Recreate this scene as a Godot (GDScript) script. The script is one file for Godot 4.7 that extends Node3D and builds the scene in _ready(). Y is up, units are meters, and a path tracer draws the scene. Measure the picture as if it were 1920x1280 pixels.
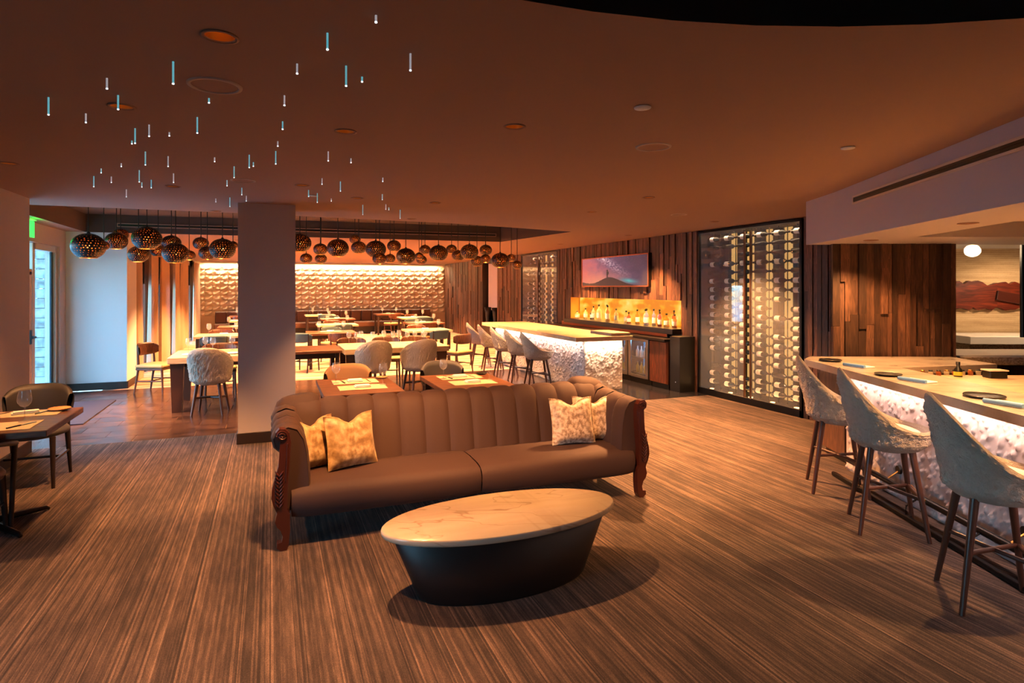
extends Node3D

const C := 2.62            # ceiling height
const WX := 6.45           # face of the long right wall
const PHI := 0.4014        # the service bar and its surroundings stand turned by 23 degrees
var M := {}
var T := {}
var used := {}
var rng := RandomNumberGenerator.new()
var shared := {}

# ------------------------------------------------------------------ naming
func numbered(called: String) -> String:
	var n: int = used.get(called, -1) + 1
	used[called] = n
	return called if n == 0 else "%s_%03d" % [called, n]

func tag(o: Node, label := "", category := "", group := "", kind := "") -> Node:
	if label: o.set_meta("label", label)
	if category: o.set_meta("category", category)
	if group: o.set_meta("group", group)
	if kind: o.set_meta("kind", kind)
	return o

func thing(called: String, label: String, category: String, at := Vector3.ZERO, turn := 0.0, group := "") -> Node3D:
	var o := Node3D.new()
	o.name = numbered(called)
	add_child(o)
	o.position = at
	o.rotation.y = turn
	tag(o, label, category, group)
	return o

func obj(called: String, mesh: Mesh, m: Material, parent: Node = self, xf := Transform3D()) -> MeshInstance3D:
	var o := MeshInstance3D.new()
	o.name = numbered(called) if parent == self else called
	o.mesh = mesh
	o.material_override = m
	o.transform = xf
	o.cast_shadow = GeometryInstance3D.SHADOW_CASTING_SETTING_ON
	parent.add_child(o, true)
	return o

func struct(called: String, mesh: Mesh, m: Material, parent: Node = self, xf := Transform3D()) -> MeshInstance3D:
	var o := obj(called, mesh, m, parent, xf)
	if parent == self: o.set_meta("kind", "structure")
	return o

func dup(o: Node3D, label: String, at: Vector3, turn := 0.0) -> Node3D:
	var c: Node3D = o.duplicate()
	c.name = numbered(String(o.name).rstrip("0123456789_"))
	add_child(c)
	c.position = at
	c.rotation.y = turn
	c.set_meta("label", label)
	return c

const ORD := ["first", "second", "third", "fourth", "fifth", "sixth", "seventh", "eighth", "ninth", "tenth", "eleventh", "twelfth", "thirteenth", "fourteenth", "fifteenth", "sixteenth", "seventeenth", "eighteenth", "nineteenth"]
const TENS := {20: ["twentieth", "twenty"], 30: ["thirtieth", "thirty"], 40: ["fortieth", "forty"], 50: ["fiftieth", "fifty"]}
func nth(n: int) -> String:          # 1 -> first
	if n < 20: return ORD[n - 1]
	var t: int = n / 10 * 10
	return TENS[t][0] if n == t else TENS[t][1] + "-" + ORD[n - t - 1]

func FP(n: float, s: float, y := 0.0) -> Vector3:   # the turned frame of the service bar: n across, s along
	return Vector3(n * cos(PHI) + s * sin(PHI), y, n * sin(PHI) - s * cos(PHI))

func FT(n: float, s: float, y := 0.0) -> Transform3D:
	return Transform3D(Basis(Vector3.UP, -PHI), FP(n, s, y))

# ------------------------------------------------------------------ shapes
func mb() -> SurfaceTool:
	var s := SurfaceTool.new()
	s.begin(Mesh.PRIMITIVE_TRIANGLES)
	return s

func tri(s: SurfaceTool, a: Vector3, b: Vector3, c: Vector3) -> void:
	for p in [a, b, c]:
		s.set_uv(Vector2(p.x, p.z))
		s.add_vertex(p)

func quad(s: SurfaceTool, a: Vector3, b: Vector3, c: Vector3, d: Vector3, ua := Vector2.ZERO, ub := Vector2(1, 0), uc := Vector2(1, 1), ud := Vector2(0, 1)) -> void:
	var p := [a, b, c, a, c, d]
	var t := [ua, ub, uc, ua, uc, ud]
	for i in 6:
		s.set_uv(t[i])
		s.add_vertex(p[i])

func done(s: SurfaceTool) -> ArrayMesh:
	s.generate_normals()
	s.index()
	return s.commit()

func flat(s: SurfaceTool) -> SurfaceTool:
	s.set_smooth_group(-1)
	return s

func smooth(s: SurfaceTool) -> SurfaceTool:
	s.set_smooth_group(0)
	return s

func box(s: SurfaceTool, c: Vector3, z: Vector3, b := Basis()) -> SurfaceTool:
	flat(s)
	var h := z / 2
	var v := []
	for k in 8: v.append(c + b * Vector3(h.x * (1 if k & 1 else -1), h.y * (1 if k & 2 else -1), h.z * (1 if k & 4 else -1)))
	for q in [[4, 6, 7, 5], [1, 3, 2, 0], [5, 7, 3, 1], [0, 2, 6, 4], [2, 3, 7, 6], [4, 5, 1, 0]]:
		quad(s, v[q[0]], v[q[1]], v[q[2]], v[q[3]])
	return s

func bx(c: Vector3, z: Vector3, b := Basis()) -> ArrayMesh:
	return done(box(mb(), c, z, b))

func between(x0: float, x1: float, y0: float, y1: float, z0: float, z1: float) -> ArrayMesh:
	return bx(Vector3(x0 + x1, y0 + y1, z0 + z1) / 2, Vector3(absf(x1 - x0), absf(y1 - y0), absf(z1 - z0)))

func rbox(s: SurfaceTool, c: Vector3, z: Vector3, r: float, b := Basis()) -> SurfaceTool:   # box with chamfered edges
	flat(s)
	var h := z / 2
	r = minf(r, minf(h.x, minf(h.y, h.z)) * 0.95)
	var g := h - Vector3(r, r, r)
	var P := func(sx, sy, sz, ax):
		var v := Vector3(g.x * sx, g.y * sy, g.z * sz)
		v[ax] = h[ax] * [sx, sy, sz][ax]
		return c + b * v
	for ax in 3:
		var u := (ax + 1) % 3
		var w := (ax + 2) % 3
		for sg in [-1, 1]:
			var q := []
			for e in [[-1, -1], [1, -1], [1, 1], [-1, 1]]:
				var sv := [0, 0, 0]
				sv[ax] = sg
				sv[u] = e[0] * sg
				sv[w] = e[1]
				q.append(P.call(sv[0], sv[1], sv[2], ax))
			quad(s, q[3], q[2], q[1], q[0])
		for su in [-1, 1]:       # edges along ax
			for sw in [-1, 1]:
				var a := [0, 0, 0]
				a[u] = su
				a[w] = sw
				a[ax] = -1
				var p0 = P.call(a[0], a[1], a[2], u)
				var p1 = P.call(a[0], a[1], a[2], w)
				a[ax] = 1
				var p2 = P.call(a[0], a[1], a[2], w)
				var p3 = P.call(a[0], a[1], a[2], u)
				if su * sw > 0: quad(s, p3, p2, p1, p0)
				else: quad(s, p0, p1, p2, p3)
	for k in 8:
		var e := [1 if k & 1 else -1, 1 if k & 2 else -1, 1 if k & 4 else -1]
		var p = [P.call(e[0], e[1], e[2], 0), P.call(e[0], e[1], e[2], 1), P.call(e[0], e[1], e[2], 2)]
		if e[0] * e[1] * e[2] > 0: tri(s, p[2], p[1], p[0])
		else: tri(s, p[0], p[1], p[2])
	return s

func rb(c: Vector3, z: Vector3, r: float, b := Basis()) -> ArrayMesh:
	return done(rbox(mb(), c, z, r, b))

func grid(s: SurfaceTool, nu: int, nv: int, f: Callable, um := 1.0, vm := 1.0) -> SurfaceTool:
	smooth(s)
	var P := []
	for i in nu + 1:
		var row := []
		for j in nv + 1: row.append(f.call(float(i) / nu, float(j) / nv))
		P.append(row)
	for i in nu:
		for j in nv:
			var a := float(i) / nu * um
			var b := float(i + 1) / nu * um
			var c := float(j) / nv * vm
			var d := float(j + 1) / nv * vm
			quad(s, P[i][j], P[i][j + 1], P[i + 1][j + 1], P[i + 1][j], Vector2(a, c), Vector2(a, d), Vector2(b, d), Vector2(b, c))
	return s

func lathe(s: SurfaceTool, prof: Array, seg := 24, o := Vector3.ZERO, sx := 1.0, sz := 1.0) -> SurfaceTool:   # prof: Vector2(radius, height)
	smooth(s)
	for k in prof.size() - 1:
		var a: Vector2 = prof[k]
		var b: Vector2 = prof[k + 1]
		for i in seg:
			var t0 := TAU * i / seg
			var t1 := TAU * (i + 1) / seg
			var p := func(q: Vector2, t: float): return o + Vector3(q.x * cos(t) * sx, q.y, q.x * sin(t) * sz)
			var u0 := float(i) / seg
			var u1 := float(i + 1) / seg
			var v0 := float(k) / (prof.size() - 1)
			var v1 := float(k + 1) / (prof.size() - 1)
			quad(s, p.call(a, t0), p.call(b, t0), p.call(b, t1), p.call(a, t1), Vector2(u0, v0), Vector2(u0, v1), Vector2(u1, v1), Vector2(u1, v0))
	return s

func lt(prof: Array, seg := 24, sx := 1.0, sz := 1.0) -> ArrayMesh:
	return done(lathe(mb(), prof, seg, Vector3.ZERO, sx, sz))

func tube(s: SurfaceTool, pts: Array, rad: Array, seg := 8) -> SurfaceTool:
	smooth(s)
	var rings := []
	for i in pts.size():
		var d: Vector3 = (pts[mini(i + 1, pts.size() - 1)] - pts[maxi(i - 1, 0)]).normalized()
		var side := d.cross(Vector3.UP if absf(d.y) < 0.9 else Vector3.RIGHT).normalized()
		var up := side.cross(d)
		var r: float = rad[mini(i, rad.size() - 1)]
		var ring := []
		for k in seg: ring.append(pts[i] + (side * cos(TAU * k / seg) + up * sin(TAU * k / seg)) * r)
		rings.append(ring)
	for i in pts.size() - 1:
		for k in seg:
			var n := (k + 1) % seg
			quad(s, rings[i][k], rings[i + 1][k], rings[i + 1][n], rings[i][n])
	flat(s)
	for k in range(1, seg - 1):
		tri(s, rings[0][0], rings[0][k], rings[0][k + 1])
		tri(s, rings[-1][0], rings[-1][k + 1], rings[-1][k])
	return smooth(s)

func tb(pts: Array, rad: Array, seg := 8) -> ArrayMesh:
	return done(tube(mb(), pts, rad, seg))

func prism(s: SurfaceTool, poly: PackedVector2Array, f: Callable, a: float, b: float) -> SurfaceTool:   # f(p, h) -> Vector3
	flat(s)
	var t := Geometry2D.triangulate_polygon(poly)
	for i in range(0, t.size(), 3):
		tri(s, f.call(poly[t[i]], a), f.call(poly[t[i + 1]], a), f.call(poly[t[i + 2]], a))
		tri(s, f.call(poly[t[i]], b), f.call(poly[t[i + 2]], b), f.call(poly[t[i + 1]], b))
	for i in poly.size():
		var p := poly[i]
		var q := poly[(i + 1) % poly.size()]
		quad(s, f.call(p, a), f.call(q, a), f.call(q, b), f.call(p, b))
	return s

func slab(poly: Array, y0: float, y1: float) -> ArrayMesh:       # a polygon in x, z with thickness
	return done(prism(mb(), PackedVector2Array(poly), func(p, h): return Vector3(p.x, h, p.y), y0, y1))

func unit_box() -> ArrayMesh:
	if not shared.has("box"): shared.box = bx(Vector3.ZERO, Vector3.ONE)
	return shared.box

func unit_piece() -> ArrayMesh:
	if not shared.has("piece"): shared.piece = rb(Vector3.ZERO, Vector3.ONE, 0.03)
	return shared.piece

func put(c: Vector3, z: Vector3, b := Basis()) -> Transform3D:   # where the unit box goes
	return Transform3D(b * Basis.from_scale(z), c)

# ------------------------------------------------------------------ surfaces
func mat(c: Color, rough := 0.8, metal := 0.0, more := {}) -> StandardMaterial3D:
	var m := StandardMaterial3D.new()
	m.albedo_color = c
	m.roughness = rough
	m.metallic = metal
	for k in more: m.set(k, more[k])
	return m

func rgb(r: int, g: int, b: int) -> Color:
	return Color(r / 255.0, g / 255.0, b / 255.0)

func glow(c: Color, e: float, tx: Texture2D = null) -> StandardMaterial3D:
	var m := mat(Color(0.1, 0.1, 0.1), 0.4)
	m.emission_enabled = true
	m.emission = c
	m.emission_energy_multiplier = e
	if tx:
		m.emission_texture = tx
		m.emission_operator = BaseMaterial3D.EMISSION_OP_MULTIPLY
	return m

func tri_mat(t: Texture2D, sc: float, rough: float, world := true, more := {}) -> StandardMaterial3D:
	var m := mat(Color.WHITE, rough)
	m.albedo_texture = t
	m.uv1_triplanar = true
	m.uv1_world_triplanar = world
	m.uv1_scale = Vector3.ONE * sc
	for k in more: m.set(k, more[k])
	return m

func tex(w: int, h: int, f: Callable) -> ImageTexture:
	var d := PackedByteArray()
	d.resize(w * h * 3)
	var i := 0
	for y in h:
		for x in w:
			var c: Color = f.call(x, y)
			d[i] = clampi(int(c.r * 255), 0, 255)
			d[i + 1] = clampi(int(c.g * 255), 0, 255)
			d[i + 2] = clampi(int(c.b * 255), 0, 255)
			i += 3
	return ImageTexture.create_from_image(Image.create_from_data(w, h, false, Image.FORMAT_RGB8, d))

func noise(freq: float, sd: int, kind := FastNoiseLite.TYPE_SIMPLEX_SMOOTH, oct := 3) -> FastNoiseLite:
	var n := FastNoiseLite.new()
	n.seed = sd
	n.noise_type = kind
	n.frequency = freq
	n.fractal_octaves = oct
	return n

func ramp(t: float, cols: Array) -> Color:
	t = clampf(t, 0, 0.9999) * (cols.size() - 1)
	return cols[int(t)].lerp(cols[int(t) + 1], t - int(t))

func textures() -> void:
	var R := RandomNumberGenerator.new()
	R.seed = 5
	# carpet: broken stripes along the room, four metres a tile
	var W := 2048
	var tone := PackedFloat32Array()
	tone.resize(W)
	var x := 0
	while x < W:
		var run := R.randi_range(2, 7)
		var v := clampf(R.randfn(0.42, 0.17), 0, 1)
		for k in run:
			if x + k < W: tone[x + k] = v
		x += run
	var n1 := noise(0.03, 3)
	var n2 := noise(0.004, 8)
	var cc := [rgb(30, 24, 23), rgb(60, 48, 44), rgb(88, 72, 64), rgb(130, 108, 93)]
	T.carpet = tex(W, 1024, func(px: int, py: int):
		var a := TAU * py / 1024.0
		var k := n1.get_noise_3d(px * 2.2, cos(a) * 70, sin(a) * 70)
		var k2 := n2.get_noise_3d(px * 1.2, cos(a) * 160, sin(a) * 160)
		return ramp(tone[px] + k * 0.26 + k2 * 0.2 + R.randf_range(-0.2, 0.2), cc))
	# wood, grain along v
	var g1 := noise(0.012, 21)
	var g2 := noise(0.05, 22)
	var wood := func(cols: Array): return func(px: int, py: int):
		var w := g1.get_noise_2d(px * 3.0, py * 0.35)
		var l := g2.get_noise_2d(px * 4.5, py * 0.22)
		var ring := sin((px * 0.09 + w * 9.0))
		return ramp(0.5 + w * 0.35 + l * 0.4 + ring * 0.12, cols)
	T.walnut = tex(512, 512, wood.call([rgb(52, 32, 24), rgb(92, 60, 44), rgb(132, 92, 68)]))
	var im: Image = T.walnut.get_image().duplicate()
	im.rotate_90(CLOCKWISE)
	T.walnut_flat = ImageTexture.create_from_image(im)
	T.oak = tex(256, 256, wood.call([rgb(168, 138, 108), rgb(196, 166, 134), rgb(214, 188, 158)]))
	im = T.oak.get_image().duplicate()
	im.rotate_90(CLOCKWISE)
	T.oak_flat = ImageTexture.create_from_image(im)
	# marble with brown veins
	var m1 := noise(0.006, 31)
	var m2 := noise(0.02, 32)
	T.marble = tex(512, 512, func(px: int, py: int):
		var q := absf(m1.get_noise_2d(px * 0.5 + py * 0.25 + m2.get_noise_2d(px, py) * 14, py * 1.9 - px * 0.8))
		var vein := clampf(1.0 - q * 30.0, 0, 1)
		return rgb(178, 164, 144).lerp(rgb(108, 84, 64), vein * 0.5 + 0.08 * (m2.get_noise_2d(px * 0.4, py * 2.0) + 0.5)))
	# relief of the leaf-stitched upholstery
	var f1 := noise(0.022, 41)
	var f2 := noise(0.05, 42)
	T.leaf = tex(512, 512, func(px: int, py: int):
		var wx := f1.get_noise_2d(px, py) * 30
		var a := 1.0 - absf(f1.get_noise_2d(px * 1.3 + wx, py * 0.9 + 200)) * 3.2
		var b := 1.0 - absf(f2.get_noise_2d(px + 90 - wx, py * 0.7)) * 2.6
		var v := clampf(maxf(a, b * 0.8), 0, 1)
		return Color(v, v, v))
	var v1 := noise(0.02, 51)
	var v2 := noise(0.006, 52)
	T.velvet = tex(256, 256, func(px: int, py: int):
		return ramp(0.5 + v1.get_noise_2d(px, py) * 0.9 + v2.get_noise_2d(px, py) * 0.4, [rgb(128, 96, 58), rgb(176, 144, 98), rgb(214, 188, 146)]))
	T.cream_velvet = tex(256, 256, func(px: int, py: int):
		return ramp(0.5 + v1.get_noise_2d(px * 1.6, py * 1.6) * 1.1, [rgb(142, 114, 92), rgb(206, 180, 150), rgb(238, 222, 200)]))
	T.weave = tex(256, 256, func(px: int, py: int):
		var q := 0.5 + 0.25 * sin(px * 0.8) * sin(py * 0.8) + R.randf_range(-0.3, 0.3)
		return ramp(q, [Color(0.7, 0.7, 0.7), Color(1, 1, 1)]))
	T.stone_tile = tex(256, 256, func(px: int, py: int):
		return ramp(0.5 + v2.get_noise_2d(px * 2.0, py * 4) * 0.8 + v1.get_noise_2d(px, py * 2.0) * 0.35, [rgb(44, 29, 24), rgb(70, 47, 38), rgb(98, 69, 55)]))
	T.linen = tex(256, 256, func(px: int, py: int):
		return ramp(0.5 + 0.18 * sin(py * 1.1) + v1.get_noise_2d(px * 0.4, py * 3.0) * 0.5 + R.randf_range(-0.15, 0.15), [rgb(150, 122, 88), rgb(186, 158, 120), rgb(206, 180, 144)]))
	T.granite = tex(256, 256, func(px: int, py: int):
		return ramp(0.55 + v1.get_noise_2d(px * 3, py * 3) * 0.8 + R.randf_range(-0.25, 0.25), [rgb(120, 96, 76), rgb(198, 172, 146), rgb(226, 206, 184)]))
	T.counter = tex(256, 256, func(px: int, py: int):
		return ramp(0.5 + v2.get_noise_2d(px * 0.8, py * 3.0) * 0.6 + v1.get_noise_2d(px, py) * 0.3 + R.randf_range(-0.06, 0.06), [rgb(150, 136, 126), rgb(176, 162, 150), rgb(192, 180, 168)]))
	T.far_carpet = tex(512, 512, func(px: int, py: int):
		return ramp(0.5 + v2.get_noise_2d(px * 0.7, py * 4.0) * 0.7 + v1.get_noise_2d(px * 0.6, py * 2.5) * 0.4 + R.randf_range(-0.1, 0.1), [rgb(120, 92, 78), rgb(176, 142, 120), rgb(206, 178, 156)]))
	T.stone = tex(256, 256, func(px: int, py: int):
		return ramp(0.5 + v1.get_noise_2d(px, py) * 0.7 + R.randf_range(-0.15, 0.15), [rgb(92, 96, 92), rgb(150, 156, 150), rgb(196, 200, 192)]))
	# lit onyx behind the bottles: flowing bands
	var o1 := noise(0.004, 61)
	var o2 := noise(0.012, 62)
	T.onyx = tex(512, 128, func(px: int, py: int):
		var w := sin((px + py * 0.45) * 0.045 + o1.get_noise_2d(px, py * 2.0) * 5.0 + o2.get_noise_2d(px, py) * 1.2)
		return ramp(0.30 + 0.34 * w + o2.get_noise_2d(px * 2, py) * 0.3, [rgb(226, 128, 20), rgb(240, 170, 44), rgb(250, 196, 86), rgb(255, 238, 200)]))
	# what the screen over the bar shows: a night sky over hills, someone standing on the ridge
	var s1 := noise(0.012, 71)
	var s2 := noise(0.05, 72)
	T.screen = tex(512, 256, func(px: int, py: int):
		var u: float = px / 512.0
		var v: float = py / 256.0
		var c := ramp(u * 0.9 + s1.get_noise_2d(px, py) * 0.12 + (0.5 - v) * 0.25, [rgb(214, 100, 96), rgb(176, 92, 110), rgb(92, 66, 96), rgb(56, 50, 80), rgb(40, 40, 64)])
		c = c.lerp(rgb(236, 150, 110), clampf((v - 0.35) * 1.5, 0, 1) * clampf(1.0 - absf(u - 0.3) * 2.0, 0, 1))
		var band := absf((u - 0.34) - (v * 0.55))
		var k := clampf(1.0 - band * 7.0, 0, 1) * clampf(1.1 - v * 1.4, 0, 1)
		c = c.lerp(rgb(240, 224, 226), k * clampf(0.45 + s2.get_noise_2d(px, py) * 1.3, 0, 1))
		if R.randf() < 0.012 * (1.0 - v): c = c.lerp(Color.WHITE, R.randf())
		c = c.lerp(rgb(60, 190, 190), clampf(1.0 - absf((v - 0.82) - (u - 0.72) * 0.35) * 9.0, 0, 1) * clampf(1.0 - absf(u - 0.75) * 6.0, 0, 1))
		var hill := 0.86 + 0.05 * sin(u * 9.0) - 0.16 * exp(-pow((u - 0.44) * 5.5, 2)) + 0.08 * u + s2.get_noise_1d(px) * 0.01
		if v > hill: c = rgb(36, 30, 38).lerp(rgb(92, 68, 72), clampf(0.6 - u, 0, 1) * 0.5)
		var dx := (u - 0.425) * 512.0
		var dy := (v - 0.70) * 256.0
		if absf(dx) < 6.0 and dy < -22 and dy > -56: c = rgb(26, 22, 30)
		if absf(absf(dx) - 3.6) < 2.6 and dy < 8 and dy >= -22: c = rgb(26, 22, 30)
		if pow(dx, 2) + pow(dy + 63, 2) < 42: c = rgb(26, 22, 30)
		if absf(dx - 9.0) < 3.0 and absf(dy + 40) < 13: c = rgb(26, 22, 30)
		return c)

func materials() -> void:
	M.carpet = mat(Color.WHITE, 0.95, 0, {"albedo_texture": T.carpet})
	M.far_carpet = mat(Color.WHITE, 0.95, 0, {"albedo_texture": T.far_carpet})
	M.tile = tri_mat(T.stone_tile, 0.8, 0.22)
	M.grout = mat(rgb(128, 98, 76), 0.8)
	M.bar_floor = mat(rgb(34, 34, 40), 0.15)
	M.paint = mat(rgb(190, 172, 160), 0.85)
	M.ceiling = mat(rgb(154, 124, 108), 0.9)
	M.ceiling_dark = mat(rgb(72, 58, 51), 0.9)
	M.front_panelling = mat(rgb(58, 44, 38), 0.7)
	M.lawn = mat(rgb(48, 56, 42), 0.95)
	M.white_paint = mat(rgb(232, 232, 232), 0.8)
	M.soffit = mat(rgb(186, 178, 184), 0.85)
	M.base = mat(rgb(40, 27, 22), 0.5)
	M.walnut = tri_mat(T.walnut, 0.9, 0.45)
	M.planks = []
	for k in [0.62, 0.8, 1.0, 1.2]:
		M.planks.append(tri_mat(T.walnut, [0.8, 0.9, 1.05, 1.2][M.planks.size()], 0.55, true, {"albedo_color": Color(minf(k, 1.0), minf(k * 0.98, 1.0), minf(k * 0.96, 1.0)), "uv1_offset": Vector3(k, k * 3, k * 7)}))
	M.table_wood = tri_mat(T.walnut_flat, 1.1, 0.4, false, {"albedo_color": Color(1.0, 0.92, 0.85)})
	M.oak = tri_mat(T.oak_flat, 0.9, 0.45, false)
	M.leg_wood = mat(rgb(74, 44, 32), 0.4)
	M.dark_wood = mat(rgb(38, 24, 19), 0.45)
	M.mahogany = mat(rgb(68, 29, 20), 0.3)
	M.metal_dark = mat(rgb(28, 26, 26), 0.35, 0.6)
	M.steel = mat(rgb(170, 168, 166), 0.3, 1.0)
	M.brass = mat(rgb(200, 150, 80), 0.3, 1.0)
	M.bronze = mat(rgb(13, 11, 11), 0.4, 0.2)
	M.gold = mat(rgb(226, 160, 74), 0.35, 0.9)
	M.black = mat(rgb(14, 13, 13), 0.4)
	M.charcoal = mat(rgb(30, 28, 29), 0.6)
	M.sofa = tri_mat(T.weave, 6.0, 0.78, false, {"albedo_color": rgb(74, 49, 43), "rim_enabled": true, "rim": 0.25, "rim_tint": 0.6})
	M.velvet = tri_mat(T.velvet, 3.0, 0.5, false, {"rim_enabled": true, "rim": 0.5, "rim_tint": 0.8})
	M.cream_velvet = tri_mat(T.cream_velvet, 3.0, 0.5, false, {"rim_enabled": true, "rim": 0.4, "rim_tint": 0.8})
	M.leaf_fabric = mat(rgb(196, 180, 164), 0.7, 0, {"heightmap_enabled": true, "heightmap_texture": T.leaf, "heightmap_scale": 0.8})
	M.seat_pad = tri_mat(T.weave, 5.0, 0.8, false, {"albedo_color": rgb(222, 206, 188)})
	M.grey_leather = tri_mat(T.weave, 4.0, 0.5, false, {"albedo_color": rgb(76, 74, 78)})
	M.tan_fabric = tri_mat(T.weave, 4.0, 0.75, false, {"albedo_color": rgb(176, 136, 100)})
	M.teal_fabric = tri_mat(T.weave, 4.0, 0.75, false, {"albedo_color": rgb(74, 104, 116)})
	M.brown_leather = tri_mat(T.weave, 4.0, 0.5, false, {"albedo_color": rgb(98, 62, 44)})
	M.cream_seat = tri_mat(T.weave, 4.0, 0.75, false, {"albedo_color": rgb(216, 178, 122)})
	M.chair_wood = tri_mat(T.walnut, 1.4, 0.45, false, {"albedo_color": Color(1.0, 0.9, 0.82)})
	M.marble = tri_mat(T.marble, 0.55, 0.18, false, {"uv1_offset": Vector3(0.5, 0.5, 0.5)})
	M.cabinet_board = tri_mat(T.walnut, 0.9, 0.6, true, {"albedo_color": Color(0.42, 0.38, 0.36)})
	M.linen_wall = tri_mat(T.linen, 0.8, 0.9)
	M.granite = tri_mat(T.granite, 2.2, 0.5)
	M.stone = tri_mat(T.stone, 1.2, 0.9)
	M.white_stone = mat(rgb(236, 226, 214), 0.3)
	M.counter = tri_mat(T.counter, 0.7, 0.2, false)
	M.crystal_panel = mat(rgb(206, 194, 192), 0.3)
	M.wall_tile = mat(rgb(222, 200, 170), 0.5)
	M.wall_tile_2 = mat(rgb(204, 180, 148), 0.5)
	M.glass = mat(Color(0.95, 0.98, 1.0, 0.06), 0.0, 0, {"transparency": BaseMaterial3D.TRANSPARENCY_ALPHA})
	M.wine_glass = mat(Color(1, 1, 1, 0.12), 0.0, 0, {"transparency": BaseMaterial3D.TRANSPARENCY_ALPHA, "metallic_specular": 0.8})
	M.bottle = mat(rgb(18, 24, 20), 0.12)
	M.paper = mat(rgb(226, 222, 214), 0.8)
	M.foil = mat(rgb(40, 20, 22), 0.35, 0.5)
	M.linen = mat(rgb(238, 234, 228), 0.9)
	M.placemat = tri_mat(T.weave, 6.0, 0.8, true, {"albedo_color": rgb(230, 208, 172)})
	M.plate_dark = mat(rgb(32, 28, 26), 0.3)
	M.plate_tan = mat(rgb(190, 140, 96), 0.4)
	M.blue_napkin = mat(rgb(112, 158, 214), 0.8)
	M.mat_blue = mat(rgb(36, 34, 58), 0.95)
	M.frame_white = mat(rgb(206, 190, 172), 0.5)
	M.frame_dark = mat(rgb(40, 62, 74), 0.4, 0.3)
	M.curtain = mat(rgb(196, 170, 142), 0.85, 0, {"backlight_enabled": true, "backlight": rgb(90, 84, 76)})
	M.blind = mat(rgb(16, 14, 16), 0.8)
	M.paving = mat(rgb(196, 198, 200), 0.9)
	M.leafage = mat(rgb(40, 66, 50), 0.7)
	M.table_base = mat(rgb(26, 16, 13), 0.5)
	M.mullion = mat(rgb(104, 74, 60), 0.4, 0.6)
	M.copper = mat(rgb(196, 120, 84), 0.28, 0.9)
	M.amber = mat(Color(0.75, 0.38, 0.12, 0.5), 0.05, 0, {"transparency": BaseMaterial3D.TRANSPARENCY_ALPHA})
	M.clear_bottle = mat(Color(0.95, 0.88, 0.75, 0.3), 0.05, 0, {"transparency": BaseMaterial3D.TRANSPARENCY_ALPHA})
	M.red_bottle = mat(Color(0.7, 0.16, 0.12, 0.55), 0.05, 0, {"transparency": BaseMaterial3D.TRANSPARENCY_ALPHA})
	M.blue_bottle = mat(Color(0.45, 0.45, 0.65, 0.5), 0.05, 0, {"transparency": BaseMaterial3D.TRANSPARENCY_ALPHA})
	M.yellow_bottle = mat(rgb(196, 190, 60), 0.3)
	M.rod = mat(Color(0.9, 0.97, 1.0), 0.1, 0, {"emission_enabled": true, "emission": rgb(90, 190, 205), "emission_energy_multiplier": 0.6})
	M.rod_white = mat(Color(0.95, 0.97, 1.0), 0.1, 0, {"emission_enabled": true, "emission": rgb(200, 196, 204), "emission_energy_multiplier": 0.45})
	M.rod_tip = glow(rgb(235, 245, 255), 2.5)
	M.lamp = glow(rgb(255, 196, 130), 5.0)
	M.bulb = glow(rgb(255, 190, 110), 5.0)
	M.led = glow(rgb(255, 226, 200), 6.0)
	M.led_warm = glow(rgb(255, 206, 140), 6.0)
	M.lit_panel = glow(rgb(255, 196, 112), 0.7)

# ------------------------------------------------------------------ light
func spot(parent: Node, at: Vector3, energy: float, half: float, c: Color, towards := Vector3.DOWN, size := 0.03, soft := 0.6) -> void:
	var l := SpotLight3D.new()
	l.name = "beam"
	parent.add_child(l, true)
	l.position = at
	var z := -towards.normalized()
	var xa := (Vector3.UP if absf(z.y) < 0.9 else Vector3.RIGHT).cross(z).normalized()
	l.basis = Basis(xa, z.cross(xa), z)
	l.light_energy = energy
	l.spot_angle = half
	l.spot_angle_attenuation = soft
	l.light_color = c
	l.light_size = size
	l.spot_range = 30
	l.shadow_enabled = true

func omni(parent: Node, at: Vector3, energy: float, c: Color, size := 0.03) -> void:
	var l := OmniLight3D.new()
	l.name = "glow_light"
	parent.add_child(l, true)
	l.position = at
	l.light_energy = energy
	l.light_color = c
	l.light_size = size
	l.omni_range = 30
	l.shadow_enabled = true

func area(parent: Node, xf: Transform3D, size: Vector2, energy: float, c: Color) -> void:   # shines along its -z
	var l := AreaLight3D.new()
	l.name = "strip_light"
	parent.add_child(l, true)
	l.transform = xf
	l.area_size = size
	l.light_energy = energy
	l.light_color = c
	l.area_range = 30
	l.shadow_enabled = true

const WARM := Color(1.0, 0.72, 0.44)
const AMBER := Color(1.0, 0.68, 0.41)
const CREAM := Color(1.0, 0.84, 0.66)

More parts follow.
